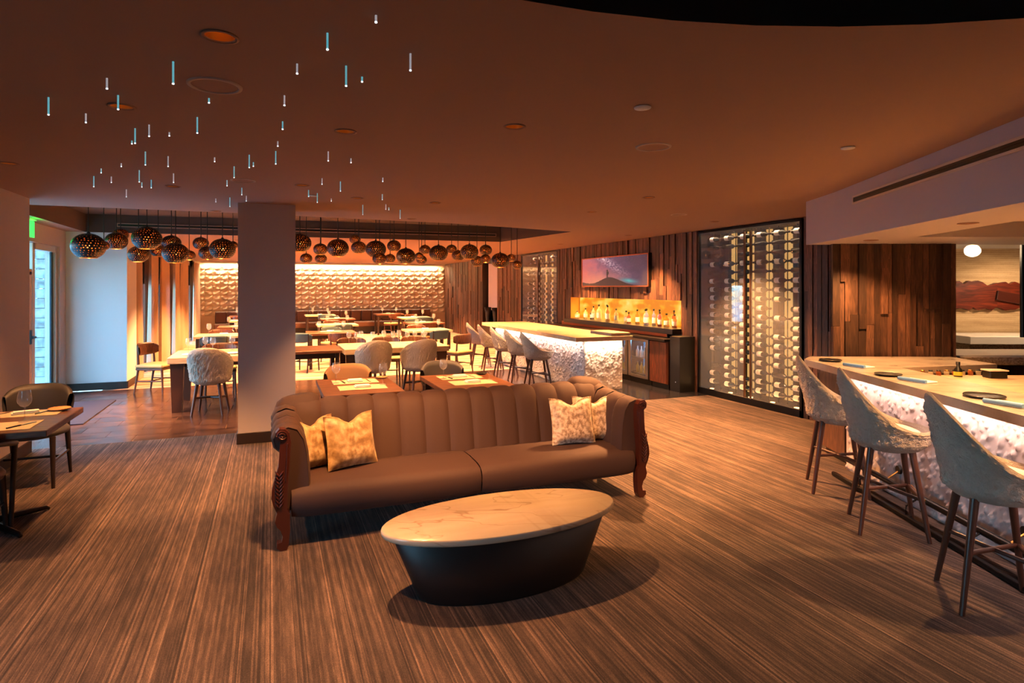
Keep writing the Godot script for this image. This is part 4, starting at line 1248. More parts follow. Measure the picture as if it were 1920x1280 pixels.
func island_bar() -> void:
	var t := thing("island_bar", "glowing rough-cast island bar with pale textured panels behind five stools", "bar", Vector3(5.12, 0, -10.9))
	obj("core", between(-0.35, 0.37, 0.0, 0.84, -2.15, 2.08), M.crystal_panel, t)
	for k in 6:
		obj("textured_panel", relief(0.70, 0.83, 100 + k, 0.03, 13.0, 10.0), M.crystal_panel, t, Transform3D(Basis(Vector3.UP, -PI / 2), Vector3(-0.352, 0.005, -2.14 + 0.703 * k)))
	obj("textured_panel", relief(0.72, 0.83, 120, 0.03, 18.0, 18.0), M.crystal_panel, t, Transform3D(Basis(), Vector3(-0.35, 0.005, 2.082)))
	obj("led_strip", between(-0.40, -0.385, 0.826, 0.838, -2.1, 2.05), M.led, t)
	obj("led_strip", between(-0.33, 0.35, 0.826, 0.838, 2.135, 2.15), M.led, t)
	area(t, Transform3D(Basis(Vector3.RIGHT, -PI / 2), Vector3(-0.43, 0.82, 0)), Vector2(0.04, 4.1), 3.6, Color(1.0, 0.86, 0.78))
	area(t, Transform3D(Basis(Vector3.RIGHT, -PI / 2), Vector3(0, 0.82, 2.18)), Vector2(0.7, 0.04), 1.6, CREAM)
	var c := thing("bar_counter", "thick pale wooden counter top of the glowing island bar", "counter", Vector3(5.0, 0.84, -10.85))
	obj("slab", rb(Vector3(0, 0.035, 0), Vector3(1.05, 0.07, 4.6), 0.004), M.oak, c)
	obj("raised_ledge", rb(Vector3(0.33, 0.095, 1.9), Vector3(0.36, 0.05, 0.7), 0.004), M.oak, c)

func pendants() -> void:
	var P := [[-2.14, 2.22, -9.1, 0.192], [-2.11, 2.27, -9.72, 0.072], [-2.01, 2.35, -9.95, 0.142], [-2.01, 2.46, -10.2, 0.104], [-1.78, 2.18, -10.16, 0.139], [-1.5, 2.34, -9.1, 0.177], [-1.55, 2.24, -10.28, 0.102], [-1.35, 2.35, -10.08, 0.132], [-1.17, 2.15, -9.1, 0.162], [-1.18, 2.2, -10.63, 0.091], [-0.96, 2.35, -10.03, 0.11], [-0.86, 2.2, -9.84, 0.116], [-0.61, 2.22, -9.1, 0.166], [-0.56, 2.37, -10.6, 0.076], [0.38, 2.33, -9.1, 0.158], [0.54, 2.18, -10.56, 0.097], [0.71, 2.29, -9.81, 0.107], [0.81, 2.2, -11.06, 0.102], [0.9, 2.27, -9.1, 0.154], [1.38, 2.55, -11.0, 0.099], [1.35, 2.36, -10.28, 0.124], [1.6, 2.33, -10.1, 0.166], [1.61, 2.16, -9.8, 0.111], [1.94, 2.21, -10.69, 0.093], [1.87, 2.38, -9.95, 0.113], [2.09, 2.22, -10.07, 0.16], [2.49, 2.27, -10.83, 0.077], [2.58, 2.21, -11.03, 0.098], [2.53, 2.37, -10.55, 0.099], [2.63, 2.28, -10.0, 0.158], [3.15, 2.42, -11.02, 0.1], [3.21, 2.29, -10.8, 0.118], [3.11, 2.3, -9.79, 0.153], [3.57, 2.19, -10.78, 0.119], [3.66, 2.23, -10.55, 0.093], [3.84, 2.42, -11.06, 0.123], [3.79, 2.18, -10.13, 0.161], [4.28, 2.27, -10.83, 0.087], [4.34, 2.13, -10.68, 0.096]]
	# punched globe of radius one: open below, rows of small square holes
	var mk := func(R: float) -> ArrayMesh:
		var s := smooth(mb())
		var hr := RandomNumberGenerator.new()
		hr.seed = 3
		var rows := 13
		for i in rows:
			var a0 := lerpf(0.10, 2.62, float(i) / rows)
			var a1 := lerpf(0.10, 2.62, float(i + 1) / rows)
			var n := maxi(8, int(TAU * sin((a0 + a1) / 2) / 0.205))
			for k in n:
				var b0 := TAU * (k + 0.5 * (i % 2)) / n
				var b1 := TAU * (k + 1 + 0.5 * (i % 2)) / n
				var q := func(u: float, v: float):
					var a := lerpf(a0, a1, u)
					var b := lerpf(b0, b1, v)
					return Vector3(sin(a) * cos(b), cos(a) * 0.86, sin(a) * sin(b)) * R
				var o := [q.call(0, 0), q.call(1, 0), q.call(1, 1), q.call(0, 1)]
				var ju := hr.randf_range(-0.16, 0.16)
				var jv := hr.randf_range(-0.18, 0.18)
				var hs := hr.randf_range(0.10, 0.19)
				var c := [q.call(0.5 - hs + ju, 0.5 - hs + jv), q.call(0.5 + hs + ju, 0.5 - hs + jv), q.call(0.5 + hs + ju, 0.5 + hs + jv), q.call(0.5 - hs + ju, 0.5 + hs + jv)]
				if i == 0: c = [o[0], o[0], o[2], o[2]]
				for e in 4:
					if i == 0 and e > 1: continue
					if i == 0: tri(s, o[0], o[1] if e == 0 else o[2], o[2] if e == 0 else o[3])
					else: quad(s, o[e], o[(e + 1) % 4], c[(e + 1) % 4], c[e])
		return done(s)
	var shade: ArrayMesh = mk.call(1.0)
	var lining: ArrayMesh = mk.call(0.975)
	var cap := lt([Vector2(0.10, -0.02), Vector2(0.11, 0.04), Vector2(0.05, 0.10), Vector2(0.0, 0.11)], 12)
	var bulb := lt([Vector2(0, -0.06), Vector2(0.045, -0.04), Vector2(0.06, 0), Vector2(0.045, 0.04), Vector2(0.03, 0.07), Vector2(0, 0.08)], 12)
	var lip := lt([Vector2(0.49, -0.753), Vector2(0.515, -0.745), Vector2(0.515, -0.77), Vector2(0.49, -0.775), Vector2(0.49, -0.753)], 28)
	for i in P.size():
		var p: Array = P[i]
		var r: float = p[3]
		var t := thing("pendant_lamp", "%s punched dark metal globe pendant, %s of the cluster counted from the left" % ["large" if r > 0.14 else "medium" if r > 0.108 else "small", nth(i + 1)], "pendant lamp", Vector3(p[0], p[1], p[2]), i * 0.7, "punched globe pendants under the ceiling tray")
		var sc := Transform3D(Basis.from_scale(Vector3.ONE * r), Vector3.ZERO)
		var sh := obj("shade", shade, M.bronze, t, sc)
		obj("inner_lining", lining, M.gold, sh)
		obj("shade_rim", lip, M.gold, sh)
		obj("cap", cap, M.bronze, t, Transform3D(Basis.from_scale(Vector3.ONE * r), Vector3(0, r * 0.86, 0)))
		obj("bulb", bulb, M.bulb, t, sc.scaled_local(Vector3.ONE * 1.6))
		obj("cord", tb([Vector3(0, r * 0.9, 0), Vector3(0, C + 0.30 - p[1], 0)], [0.006], 6), M.black, t)
		omni(t, Vector3(0, 0, 0), 0.035 * (r / 0.15), AMBER, 0.02)
		spot(t, Vector3(0, -r * 0.2, 0), 5.0 * (r / 0.15), 40, WARM, Vector3.DOWN, 0.02)

func crystal_rods() -> void:
	var P := [[-1.0, -3.56, 0.088], [-0.91, -3.82, 0.051], [-1.36, -5.94, 0.091], [-1.22, -5.54, 0.037], [-0.67, -3.14, 0.05], [-1.23, -5.91, 0.053], [-0.68, -3.4, 0.071], [-1.03, -5.25, 0.028], [-1.26, -6.63, 0.075], [-0.81, -4.42, 0.023], [-0.73, -4.07, 0.09], [-0.96, -5.51, 0.096], [-1.05, -6.14, 0.044], [-0.79, -4.74, 0.094], [-0.64, -3.95, 0.069], [-0.95, -5.96, 0.073], [-0.67, -4.85, 0.075], [-0.56, -4.1, 0.025], [-0.37, -2.81, 0.094], [-0.73, -5.56, 0.077], [-0.37, -3.68, 0.089], [-0.28, -3.29, 0.026], [-0.37, -4.77, 0.034], [-0.53, -6.97, 0.039], [-0.35, -5.74, 0.053], [-0.39, -6.83, 0.098], [-0.26, -5.07, 0.089], [-0.25, -6.13, 0.069], [-0.23, -6.65, 0.056], [-0.14, -4.59, 0.092], [-0.12, -4.85, 0.033], [0.03, -4.4, 0.09], [0.04, -4.1, 0.034], [0.06, -3.6, 0.047], [0.06, -3.11, 0.051], [0.1, -2.65, 0.044], [0.33, -6.04, 0.065], [0.42, -6.21, 0.094], [0.4, -5.35, 0.054], [0.19, -2.29, 0.063], [0.36, -4.28, 0.067], [0.58, -6.53, 0.03], [0.56, -5.45, 0.088], [0.29, -2.6, 0.087], [0.53, -4.45, 0.034], [0.37, -2.71, 0.025], [0.95, -6.9, 0.113], [0.33, -2.08, 0.027], [1.02, -6.04, 0.058], [0.87, -5.13, 0.036], [1.18, -6.76, 0.059], [1.26, -7.02, 0.031], [1.42, -7.17, 0.107], [0.51, -2.37, 0.07]]
	var tip := lt([Vector2(0, 0), Vector2(0.004, 0.001), Vector2(0.0048, 0.005), Vector2(0, 0.009)], 8)
	for i in P.size():
		var p: Array = P[i]
		var h: float = p[2]
		var t := thing("crystal_rod", "%s glowing crystal rod under the dark ceiling, %s of the rods counted from the left" % ["long" if h > 0.075 else "medium" if h > 0.045 else "short", nth(i + 1)], "light rod", Vector3(p[0], C - h, p[1]), 0, "fibre-lit crystal rods scattered over the ceiling")
		obj("rod", tb([Vector3(0, 0.006, 0), Vector3(0, h, 0)], [0.0042], 6), M.rod if i % 3 == 0 or h > 0.085 else M.rod_white, t)
		obj("tip_light", tip, M.rod_tip, t)
		obj("ceiling_light_point", tip, M.rod_tip, t, Transform3D(Basis.from_scale(Vector3(0.8, 0.5, 0.8)), Vector3(0, h - 0.006, 0)))

func ceiling_fittings() -> void:
	for d in DOWN: downlight(d[0], C, d[1], d[2], d[3], d[4], "recessed downlights in the main ceiling", AMBER, d[5] if d.size() > 5 else Vector3.DOWN)
	for q in [[4.619, -2.831, "nearer of the two downlights under the ceiling drop over the service bar"], [5.405, -4.195, "downlight under the ceiling drop beside the board partition"], [4.05, -1.75, "downlight under the ceiling drop beyond the right edge of view"]]:
		downlight(q[0], 2.16, q[1], 6.0, 62, q[2], "downlights over the service bar", WARM)
	for q in [[-0.237, -3.071, 0.115, "round ceiling speaker grille nearest the top edge of the picture"], [-0.221, -5.701, 0.10, "round ceiling speaker grille in front of the square column"], [2.323, -3.353, 0.115, "pale round ceiling speaker grille above the sofa's right end"], [4.776, -6.342, 0.10, "round ceiling speaker grille towards the wine cabinet"]]:
		var t := thing("ceiling_speaker", q[3], "speaker", Vector3(q[0], C, q[1]), 0, "ceiling speakers")
		obj("trim_ring", lt([Vector2(q[2] * 0.84, 0.002), Vector2(q[2] * 0.86, -0.007), Vector2(q[2], -0.006), Vector2(q[2] * 1.02, 0.002)], 40), M.paint, t)
		obj("grille", lt([Vector2(q[2] * 0.86, -0.002), Vector2(q[2] * 0.5, -0.004), Vector2(0, -0.004)], 32), M.ceiling, t)
	for q in [[1.758, -2.631, "flat white sprinkler cover on the ceiling, nearest of the covers"], [3.518, -2.895, "flat white sprinkler cover near the ceiling drop"], [0.395, -6.365, "flat sprinkler cover just in front of the ceiling tray"]]:
		var t := thing("sprinkler_cover", q[2], "sprinkler", Vector3(q[0], C, q[1]), 0, "sprinkler covers")
		obj("cover_plate", lt([Vector2(0.044, -0.004), Vector2(0.042, -0.009), Vector2(0, -0.010)], 24), M.white_paint, t)
		obj("collar", lt([Vector2(0.03, 0.0), Vector2(0.03, -0.006)], 20), M.metal_dark, t)
	var slot := func(called: String, label: String, at: Vector3, turn: float, L: float, h: float):
		var t := thing(called, label, "air vent", at, turn, "linear air vents")
		var s := mb()
		for e in [-1, 1]:
			rbox(s, Vector3(0, e * h / 2, 0), Vector3(L, h * 0.3, 0.012), 0.002)
			rbox(s, Vector3(e * L / 2, 0, 0), Vector3(h * 0.3, h * 1.3, 0.012), 0.002)
		obj("frame", done(s), M.frame_white if L < 5 else M.ceiling, t)
		obj("slot", bx(Vector3(0, 0, -0.001), Vector3(L, h * 0.75, 0.006)), M.black, t)
		obj("blade", bx(Vector3(0, 0, 0.003), Vector3(L, h * 0.12, 0.004)), M.metal_dark, t)
	# on the face of the ceiling drop, along its edge from (5.06, -4.31) to (3.75, -2.0)
	var d := Vector3(3.75 - 5.06, 0, -2.0 + 4.31).normalized()
	var nrm := Vector3(-d.z, 0, d.x)
	slot.call("linear_vent", "long slotted air vent along the ceiling drop over the bar", Vector3(5.06, 2.48, -4.31) + d * 1.9 + nrm * 0.008, atan2(nrm.x, nrm.z), 2.9, 0.06)
	slot.call("linear_vent", "long slotted air vent inside the ceiling tray behind the pendants", Vector3(0.9, C + 0.13, -11.68), -0.070, 6.6, 0.05)
	var ex := thing("exit_sign", "green glowing exit sign hung edge-on by the entrance", "sign", Vector3(-2.97, C, -9.85))
	obj("bracket", rb(Vector3(0, -0.012, 0), Vector3(0.06, 0.024, 0.30), 0.003), M.frame_white, ex)
	obj("lit_sign_plate", rb(Vector3(0, -0.14, 0), Vector3(0.012, 0.22, 0.30), 0.003), glow(rgb(40, 230, 90), 1.6), ex)
	omni(ex, Vector3(0.06, -0.12, 0), 0.12, rgb(40, 255, 90), 0.08)

# ------------------------------------------------------------------ service bar on the right
func service_bar() -> void:
	var t := thing("service_bar", "long lit service bar front of cast panels beside three stools", "bar", FP(3.0, 3.4), -PHI)
	obj("core", between(0.002, 0.34, 0, 0.915, -2.38, 2.6), M.crystal_panel, t)
	for k in 6: obj("cast_panel", relief(0.826, 0.90, 200 + k, 0.028, 14.0, 7.0), M.crystal_panel, t, Transform3D(Basis(Vector3.UP, -PI / 2), Vector3(0.0, 0.008, -2.37 + 0.828 * k)))
	obj("led_strip", between(-0.06, -0.045, 0.90, 0.914, -2.35, 2.5), M.led, t)
	area(t, Transform3D(Basis(Vector3.RIGHT, -PI / 2), Vector3(-0.085, 0.895, 0.1)), Vector2(0.04, 4.7), 2.6, Color(1.0, 0.80, 0.72))
	var c := thing("service_counter", "pale counter top of the service bar, bent around its far corner", "counter", Vector3.ZERO, -PHI)
	var poly := [Vector2(2.78, -0.8), Vector2(2.80, -6.2), Vector2(2.97, -6.44), Vector2(4.42, -6.44), Vector2(4.42, -5.82), Vector2(3.37, -5.55), Vector2(3.37, -0.8)]
	obj("slab", slab(poly, 0.916, 0.98), M.counter, c)
	var b := thing("service_bar_return", "dark wooden base under the short far arm of the service counter", "cabinet", FP(3.75, 6.15), -PHI)
	obj("body", between(-0.7, 0.62, 0.08, 0.915, -0.24, 0.24), M.walnut, b)
	obj("plinth", between(-0.66, 0.58, 0, 0.08, -0.2, 0.2), M.black, b)
	var wk := thing("work_counter", "lower work surface behind the service counter", "worktop", FP(4.0, 4.12), -PHI)
	obj("slab", rb(Vector3(0, 0.90, 0), Vector3(1.2, 0.04, 2.8), 0.004), M.oak, wk)
	obj("body", between(-0.55, 0.55, 0, 0.88, -1.35, 1.35), M.walnut, wk)
	# foot rail
	var f := thing("foot_rail", "black double foot rail on posts along the service bar", "foot rail", FP(2.82, 3.4), -PHI)
	obj("rail", tb([Vector3(0.06, 0.16, -2.15), Vector3(0.06, 0.16, 2.5)], [0.024], 12), M.metal_dark, f)
	obj("floor_bar", rb(Vector3(-0.04, 0.02, 0.17), Vector3(0.035, 0.03, 4.7), 0.004), M.metal_dark, f)
	for k in 8:
		var z := -1.75 + 0.62 * k
		obj("post", tb([Vector3(-0.04, 0.0, z), Vector3(-0.035, 0.10, z), Vector3(0.06, 0.16, z)], [0.007], 6), M.metal_dark, f)
		if k % 2 == 0:
			obj("wall_arm", tb([Vector3(0.06, 0.16, z + 0.2), Vector3(0.18, 0.24, z + 0.2)], [0.006], 6), M.brass, f)
			obj("flange", tb([Vector3(0.155, 0.24, z + 0.2), Vector3(0.176, 0.24, z + 0.2)], [0.032, 0.036], 14), M.black, f)
	# three stools
	var st := tub_seat("bar_stool", "pale leaf-stitched bar stool nearest the right edge of the picture", "stool", "stools at the service bar", 0.69, 0.40, 0.235, 2.8, M.leg_wood, true)
	st.position = Vector3(3.62, 0, -2.09)
	st.rotation.y = 0.85
	dup(st, "pale leaf-stitched bar stool, middle of the three at the service bar", Vector3(4.05, 0, -3.02), 0.85)
	dup(st, "pale leaf-stitched bar stool at the far corner of the service bar", Vector3(4.44, 0, -3.76), 0.85)
	# laid places
	var y := 0.98
	plate("dark plate at the far corner of the service counter", FP(2.97, 6.02, y), 0.10, M.plate_dark)
	plate("dark plate on the service counter before the second place", FP(2.96, 5.05, y), 0.10, M.plate_dark)
	plate("dark round plate on the service counter near the right edge", FP(3.0, 4.06, y), 0.115, M.plate_dark)
	napkin("white napkin with blue roll at the far place on the service counter", FP(3.02, 5.60, y), -PHI - 1.2, 0.22, 0.14, M.blue_napkin)
	napkin("white napkin with blue roll at the middle place on the service counter", FP(3.0, 4.74, y), -PHI - 1.2, 0.22, 0.14, M.blue_napkin)
	napkin("white napkin with blue roll nearest the right edge of the picture", FP(2.96, 3.80, y), -PHI - 1.2, 0.22, 0.14, M.blue_napkin)
	var o := thing("sauce_bottle", "small black bottle with a yellow label on the work surface", "bottle", FP(3.78, 5.42, 0.92), 0)
	obj("glass_body", lt([Vector2(0, 0), Vector2(0.032, 0), Vector2(0.034, 0.06), Vector2(0.014, 0.085), Vector2(0.013, 0.11), Vector2(0, 0.11)], 16), M.black, o)
	obj("label_band", lt([Vector2(0.0338, 0.012), Vector2(0.0342, 0.045)], 16), M.yellow_bottle, o)
	obj("stopper", lt([Vector2(0.017, 0.105), Vector2(0.017, 0.13), Vector2(0, 0.132)], 12), M.black, o)
	o = thing("storage_tub", "black tub with a pale lid on the work surface", "container", FP(4.05, 5.36, 0.92), -PHI)
	obj("tub", rb(Vector3(0, 0.03, 0), Vector3(0.15, 0.06, 0.10), 0.006), M.black, o)
	obj("lid", rb(Vector3(0, 0.066, 0), Vector3(0.165, 0.012, 0.115), 0.004), M.frame_white, o)
	for k in 9:
		var g := thing("spice_jar", "small glass jar, %s from left in the row under the counter's far arm" % nth(k + 1), "jar", FP(3.50 + 0.075 * k, 5.46 + 0.008 * k, 0.92), 0, "small jars on the work surface")
		obj("glass_body", lt([Vector2(0, 0), Vector2(0.02, 0), Vector2(0.021, 0.035), Vector2(0.015, 0.04), Vector2(0, 0.04)], 10), M.clear_bottle if k % 2 else M.amber, g)
		obj("lid", lt([Vector2(0.017, 0.038), Vector2(0.017, 0.05), Vector2(0, 0.051)], 10), M.black if k % 3 else M.brass, g)

func back_room() -> void:
	var t := thing("service_ledge", "white topped ledge with rough granite edge beside the board partition", "ledge", FP(5.8, 6.9), -PHI)
	obj("top", between(-1.26, 1.9, 0.965, 0.985, -0.3, 0.36), M.white_stone, t)
	obj("granite_edge", between(-1.27, 1.9, 0.885, 0.965, -0.3, 0.375), M.granite, t)
	obj("base", between(-1.2, 1.9, 0, 0.885, -0.25, 0.3), M.walnut, t)
	t = thing("rear_counter", "white counter along the beige rear wall", "counter", FP(6.8, 8.3), -PHI)
	obj("top", rb(Vector3(0, 1.02, 0), Vector3(2.2, 0.1, 0.7), 0.004), M.white_stone, t)
	obj("base", between(-1.05, 1.05, 0, 0.97, -0.3, 0.28), M.granite, t)
	# live-edge slab on the wall
	var up := PackedVector2Array()
	var n := noise(2.2, 81)
	var N := 30
	for i in N + 1: up.append(Vector2(lerpf(-0.9, 1.0, float(i) / N), 0.17 + n.get_noise_1d(i * 0.35) * 0.07))
	for i in N + 1: up.append(Vector2(lerpf(1.0, -0.9, float(i) / N), -0.19 + n.get_noise_1d(60 + i * 0.4) * 0.07))
	t = thing("live_edge_slab", "reddish live-edge wood slab mounted on the beige wall", "wall art", FP(6.6, 8.745, 1.60), -PHI)
	obj("slab", done(prism(mb(), up, func(p, h): return Vector3(p.x, p.y, h), 0.0, 0.06)), tri_mat(T.walnut_flat, 0.7, 0.4, false, {"albedo_color": Color(1.0, 0.6, 0.46)}), t)
	obj("inset_board", rb(Vector3(0.22, -0.05, 0.08), Vector3(0.5, 0.13, 0.04), 0.004, Basis(Vector3.BACK, -0.18)), M.mahogany, t)
	# globe lamp
	t = thing("globe_lamp", "clear glowing globe pendant beside the board partition", "pendant lamp", FP(5.33, 7.4, 2.14))
	var gl := []
	for k in 13: gl.append(Vector2(sin(PI * k / 12.0) * 0.085, -cos(PI * k / 12.0) * 0.075))
	obj("globe", lt(gl, 24), M.wine_glass, t)
	obj("bulb", lt([Vector2(0, -0.035), Vector2(0.03, -0.02), Vector2(0.036, 0), Vector2(0.02, 0.035), Vector2(0, 0.04)], 16), glow(rgb(255, 226, 186), 12.0), t)
	obj("cap", lt([Vector2(0.03, 0.068), Vector2(0.034, 0.09), Vector2(0.0, 0.11)], 14), M.brass, t)
	omni(t, Vector3(0, 0, 0), 0.7, CREAM, 0.03)
	t = thing("hanging_frame", "dark metal rods of a hanging frame before the beige wall", "frame", FP(5.65, 6.98, 1.14), -PHI)
	obj("rod", rb(Vector3(-0.07, 0.555, 0), Vector3(0.035, 1.11, 0.035), 0.004), M.black, t)
	obj("rod", rb(Vector3(0.04, 0.555, 0.02), Vector3(0.05, 1.11, 0.035), 0.004), M.black, t)
	obj("cross_rod", tb([Vector3(-0.07, 0.06, 0), Vector3(0.2, 0.06, 0)], [0.006], 6), M.black, t)
	obj("wire", tb([Vector3(0.04, 0.0, 0.02), Vector3(0.04, -0.16, 0.02)], [0.003], 6), M.steel, t)
	var l := thing("wall_washer", "ceiling wall washer lighting the live-edge slab", "downlight", FP(6.7, 7.6, 2.24), -PHI)
	obj("lamp", lt([Vector2(0.05, 0.008), Vector2(0.04, -0.002), Vector2(0, -0.004)], 16), M.lamp, l)
	obj("trim", lt([Vector2(0.05, 0.008), Vector2(0.062, -0.004), Vector2(0.066, 0.008)], 16), M.white_paint, l)
	spot(l, Vector3(0, -0.03, 0), 3.0, 60, CREAM, Vector3(0, -1, -0.6), 0.04)

# ------------------------------------------------------------------ dining rooms
func left_table() -> void:
	var y := 0.75
	table("dining_table", "small walnut dining table at the left edge on a dark metal foot", Vector3(-1.86, 0, -5.34), Vector3(0.94, y, 0.86), M.table_wood, "pedestal")
	var c := padded_chair("padded_chair", "grey leather chair behind the small walnut table at left", "padded dining chairs", M.grey_leather, M.grey_leather, M.dark_wood)
	c.position = Vector3(-1.93, 0, -6.45)
	var a := padded_chair("padded_armchair", "brown armchair half cut off by the left edge of the picture", "padded dining chairs", M.brown_leather, M.brown_leather, M.dark_wood, true)
	a.position = Vector3(-1.92, 0, -4.98)
	a.rotation.y = PI
	placemat("straw placemat on the far side of the small walnut table", Vector3(-1.74, y, -5.60), 0.0, 0.50, 0.24)
	placemat("straw placemat on the near side of the small walnut table", Vector3(-1.76, y, -5.14), 0.0, 0.50, 0.30)
	wine_glass("wine glass standing between the placemats of the small walnut table", Vector3(-1.62, y + 0.003, -5.27), "wine glasses", 1.08)
	wine_glass("wine glass cut by the left edge of the picture", Vector3(-1.86, y + 0.003, -5.42), "wine glasses", 1.08)
	plate("tan side plate on the far side of the small walnut table", Vector3(-1.52, y + 0.003, -5.66), 0.075, M.plate_tan)
	napkin("rolled white napkin on the far placemat of the walnut table", Vector3(-1.72, y + 0.003, -5.61), 0.3, 0.17, 0.07)
	cutlery("knife", "knife beside the napkin on the far placemat, left table", Vector3(-1.90, y + 0.003, -5.60), -0.5)
	cutlery("knife", "knife on the near placemat of the small walnut table", Vector3(-1.60, y + 0.003, -5.12), -0.55)
	cutlery("fork", "fork right of the napkin on the far placemat, left table", Vector3(-1.60, y + 0.003, -5.62), -0.4)

func sofa_tables() -> void:
	var y := 0.75
	var q := [["left", 0.79, -6.05, 0.72, 1.0], ["right", 1.86, -5.95, 0.74, 1.0]]
	for e in q:
		var side: String = e[0]
		var x: float = e[1]
		var z: float = e[2]
		table("dining_table", "walnut dining table behind the sofa, %s of the pair" % side, Vector3(x, 0, z), Vector3(e[3], y, e[4]), M.table_wood, "square", "walnut tables behind the sofa")
		placemat("straw placemat on the far side of the %s walnut table behind the sofa" % side, Vector3(x, y, z - 0.25), 0, 0.44, 0.27)
		placemat("straw placemat nearest the sofa on the %s walnut table" % side, Vector3(x + 0.02, y, z + 0.14), 0, 0.44, 0.27)
		napkin("folded napkin on the far placemat, %s table behind the sofa" % side, Vector3(x, y + 0.003, z - 0.26), 0.05, 0.15, 0.10)
		napkin("folded napkin on the near placemat, %s table behind the sofa" % side, Vector3(x + 0.02, y + 0.003, z + 0.13), 0.05, 0.15, 0.10)
		wine_glass("wine glass at the far left of the %s walnut table behind the sofa" % side, Vector3(x - 0.19, y + 0.003, z - 0.20), "wine glasses")
		wine_glass("wine glass at the near right of the %s walnut table behind the sofa" % side, Vector3(x + 0.23, y + 0.003, z + 0.05), "wine glasses")
		cutlery("knife", "knife left of the far napkin, %s table behind the sofa" % side, Vector3(x - 0.12, y + 0.003, z - 0.24), 0.1)
		cutlery("fork", "fork right of the far napkin, %s table behind the sofa" % side, Vector3(x + 0.13, y + 0.003, z - 0.24), 0.1)
		plate("small tan plate by the far edge of the %s walnut table" % side, Vector3(x + 0.29, y, z - 0.38), 0.06, M.plate_tan if side == "left" else M.plate_dark)
		var c := padded_chair("padded_chair", "%s rounded-back chair behind the %s walnut table" % [["orange-tan", "olive-brown"][0 if side == "left" else 1], side], "padded dining chairs", M.tan_fabric if side == "left" else M.grey_leather, M.tan_fabric, M.dark_wood)
		c.position = Vector3(x + 0.02, 0, z - 0.86)

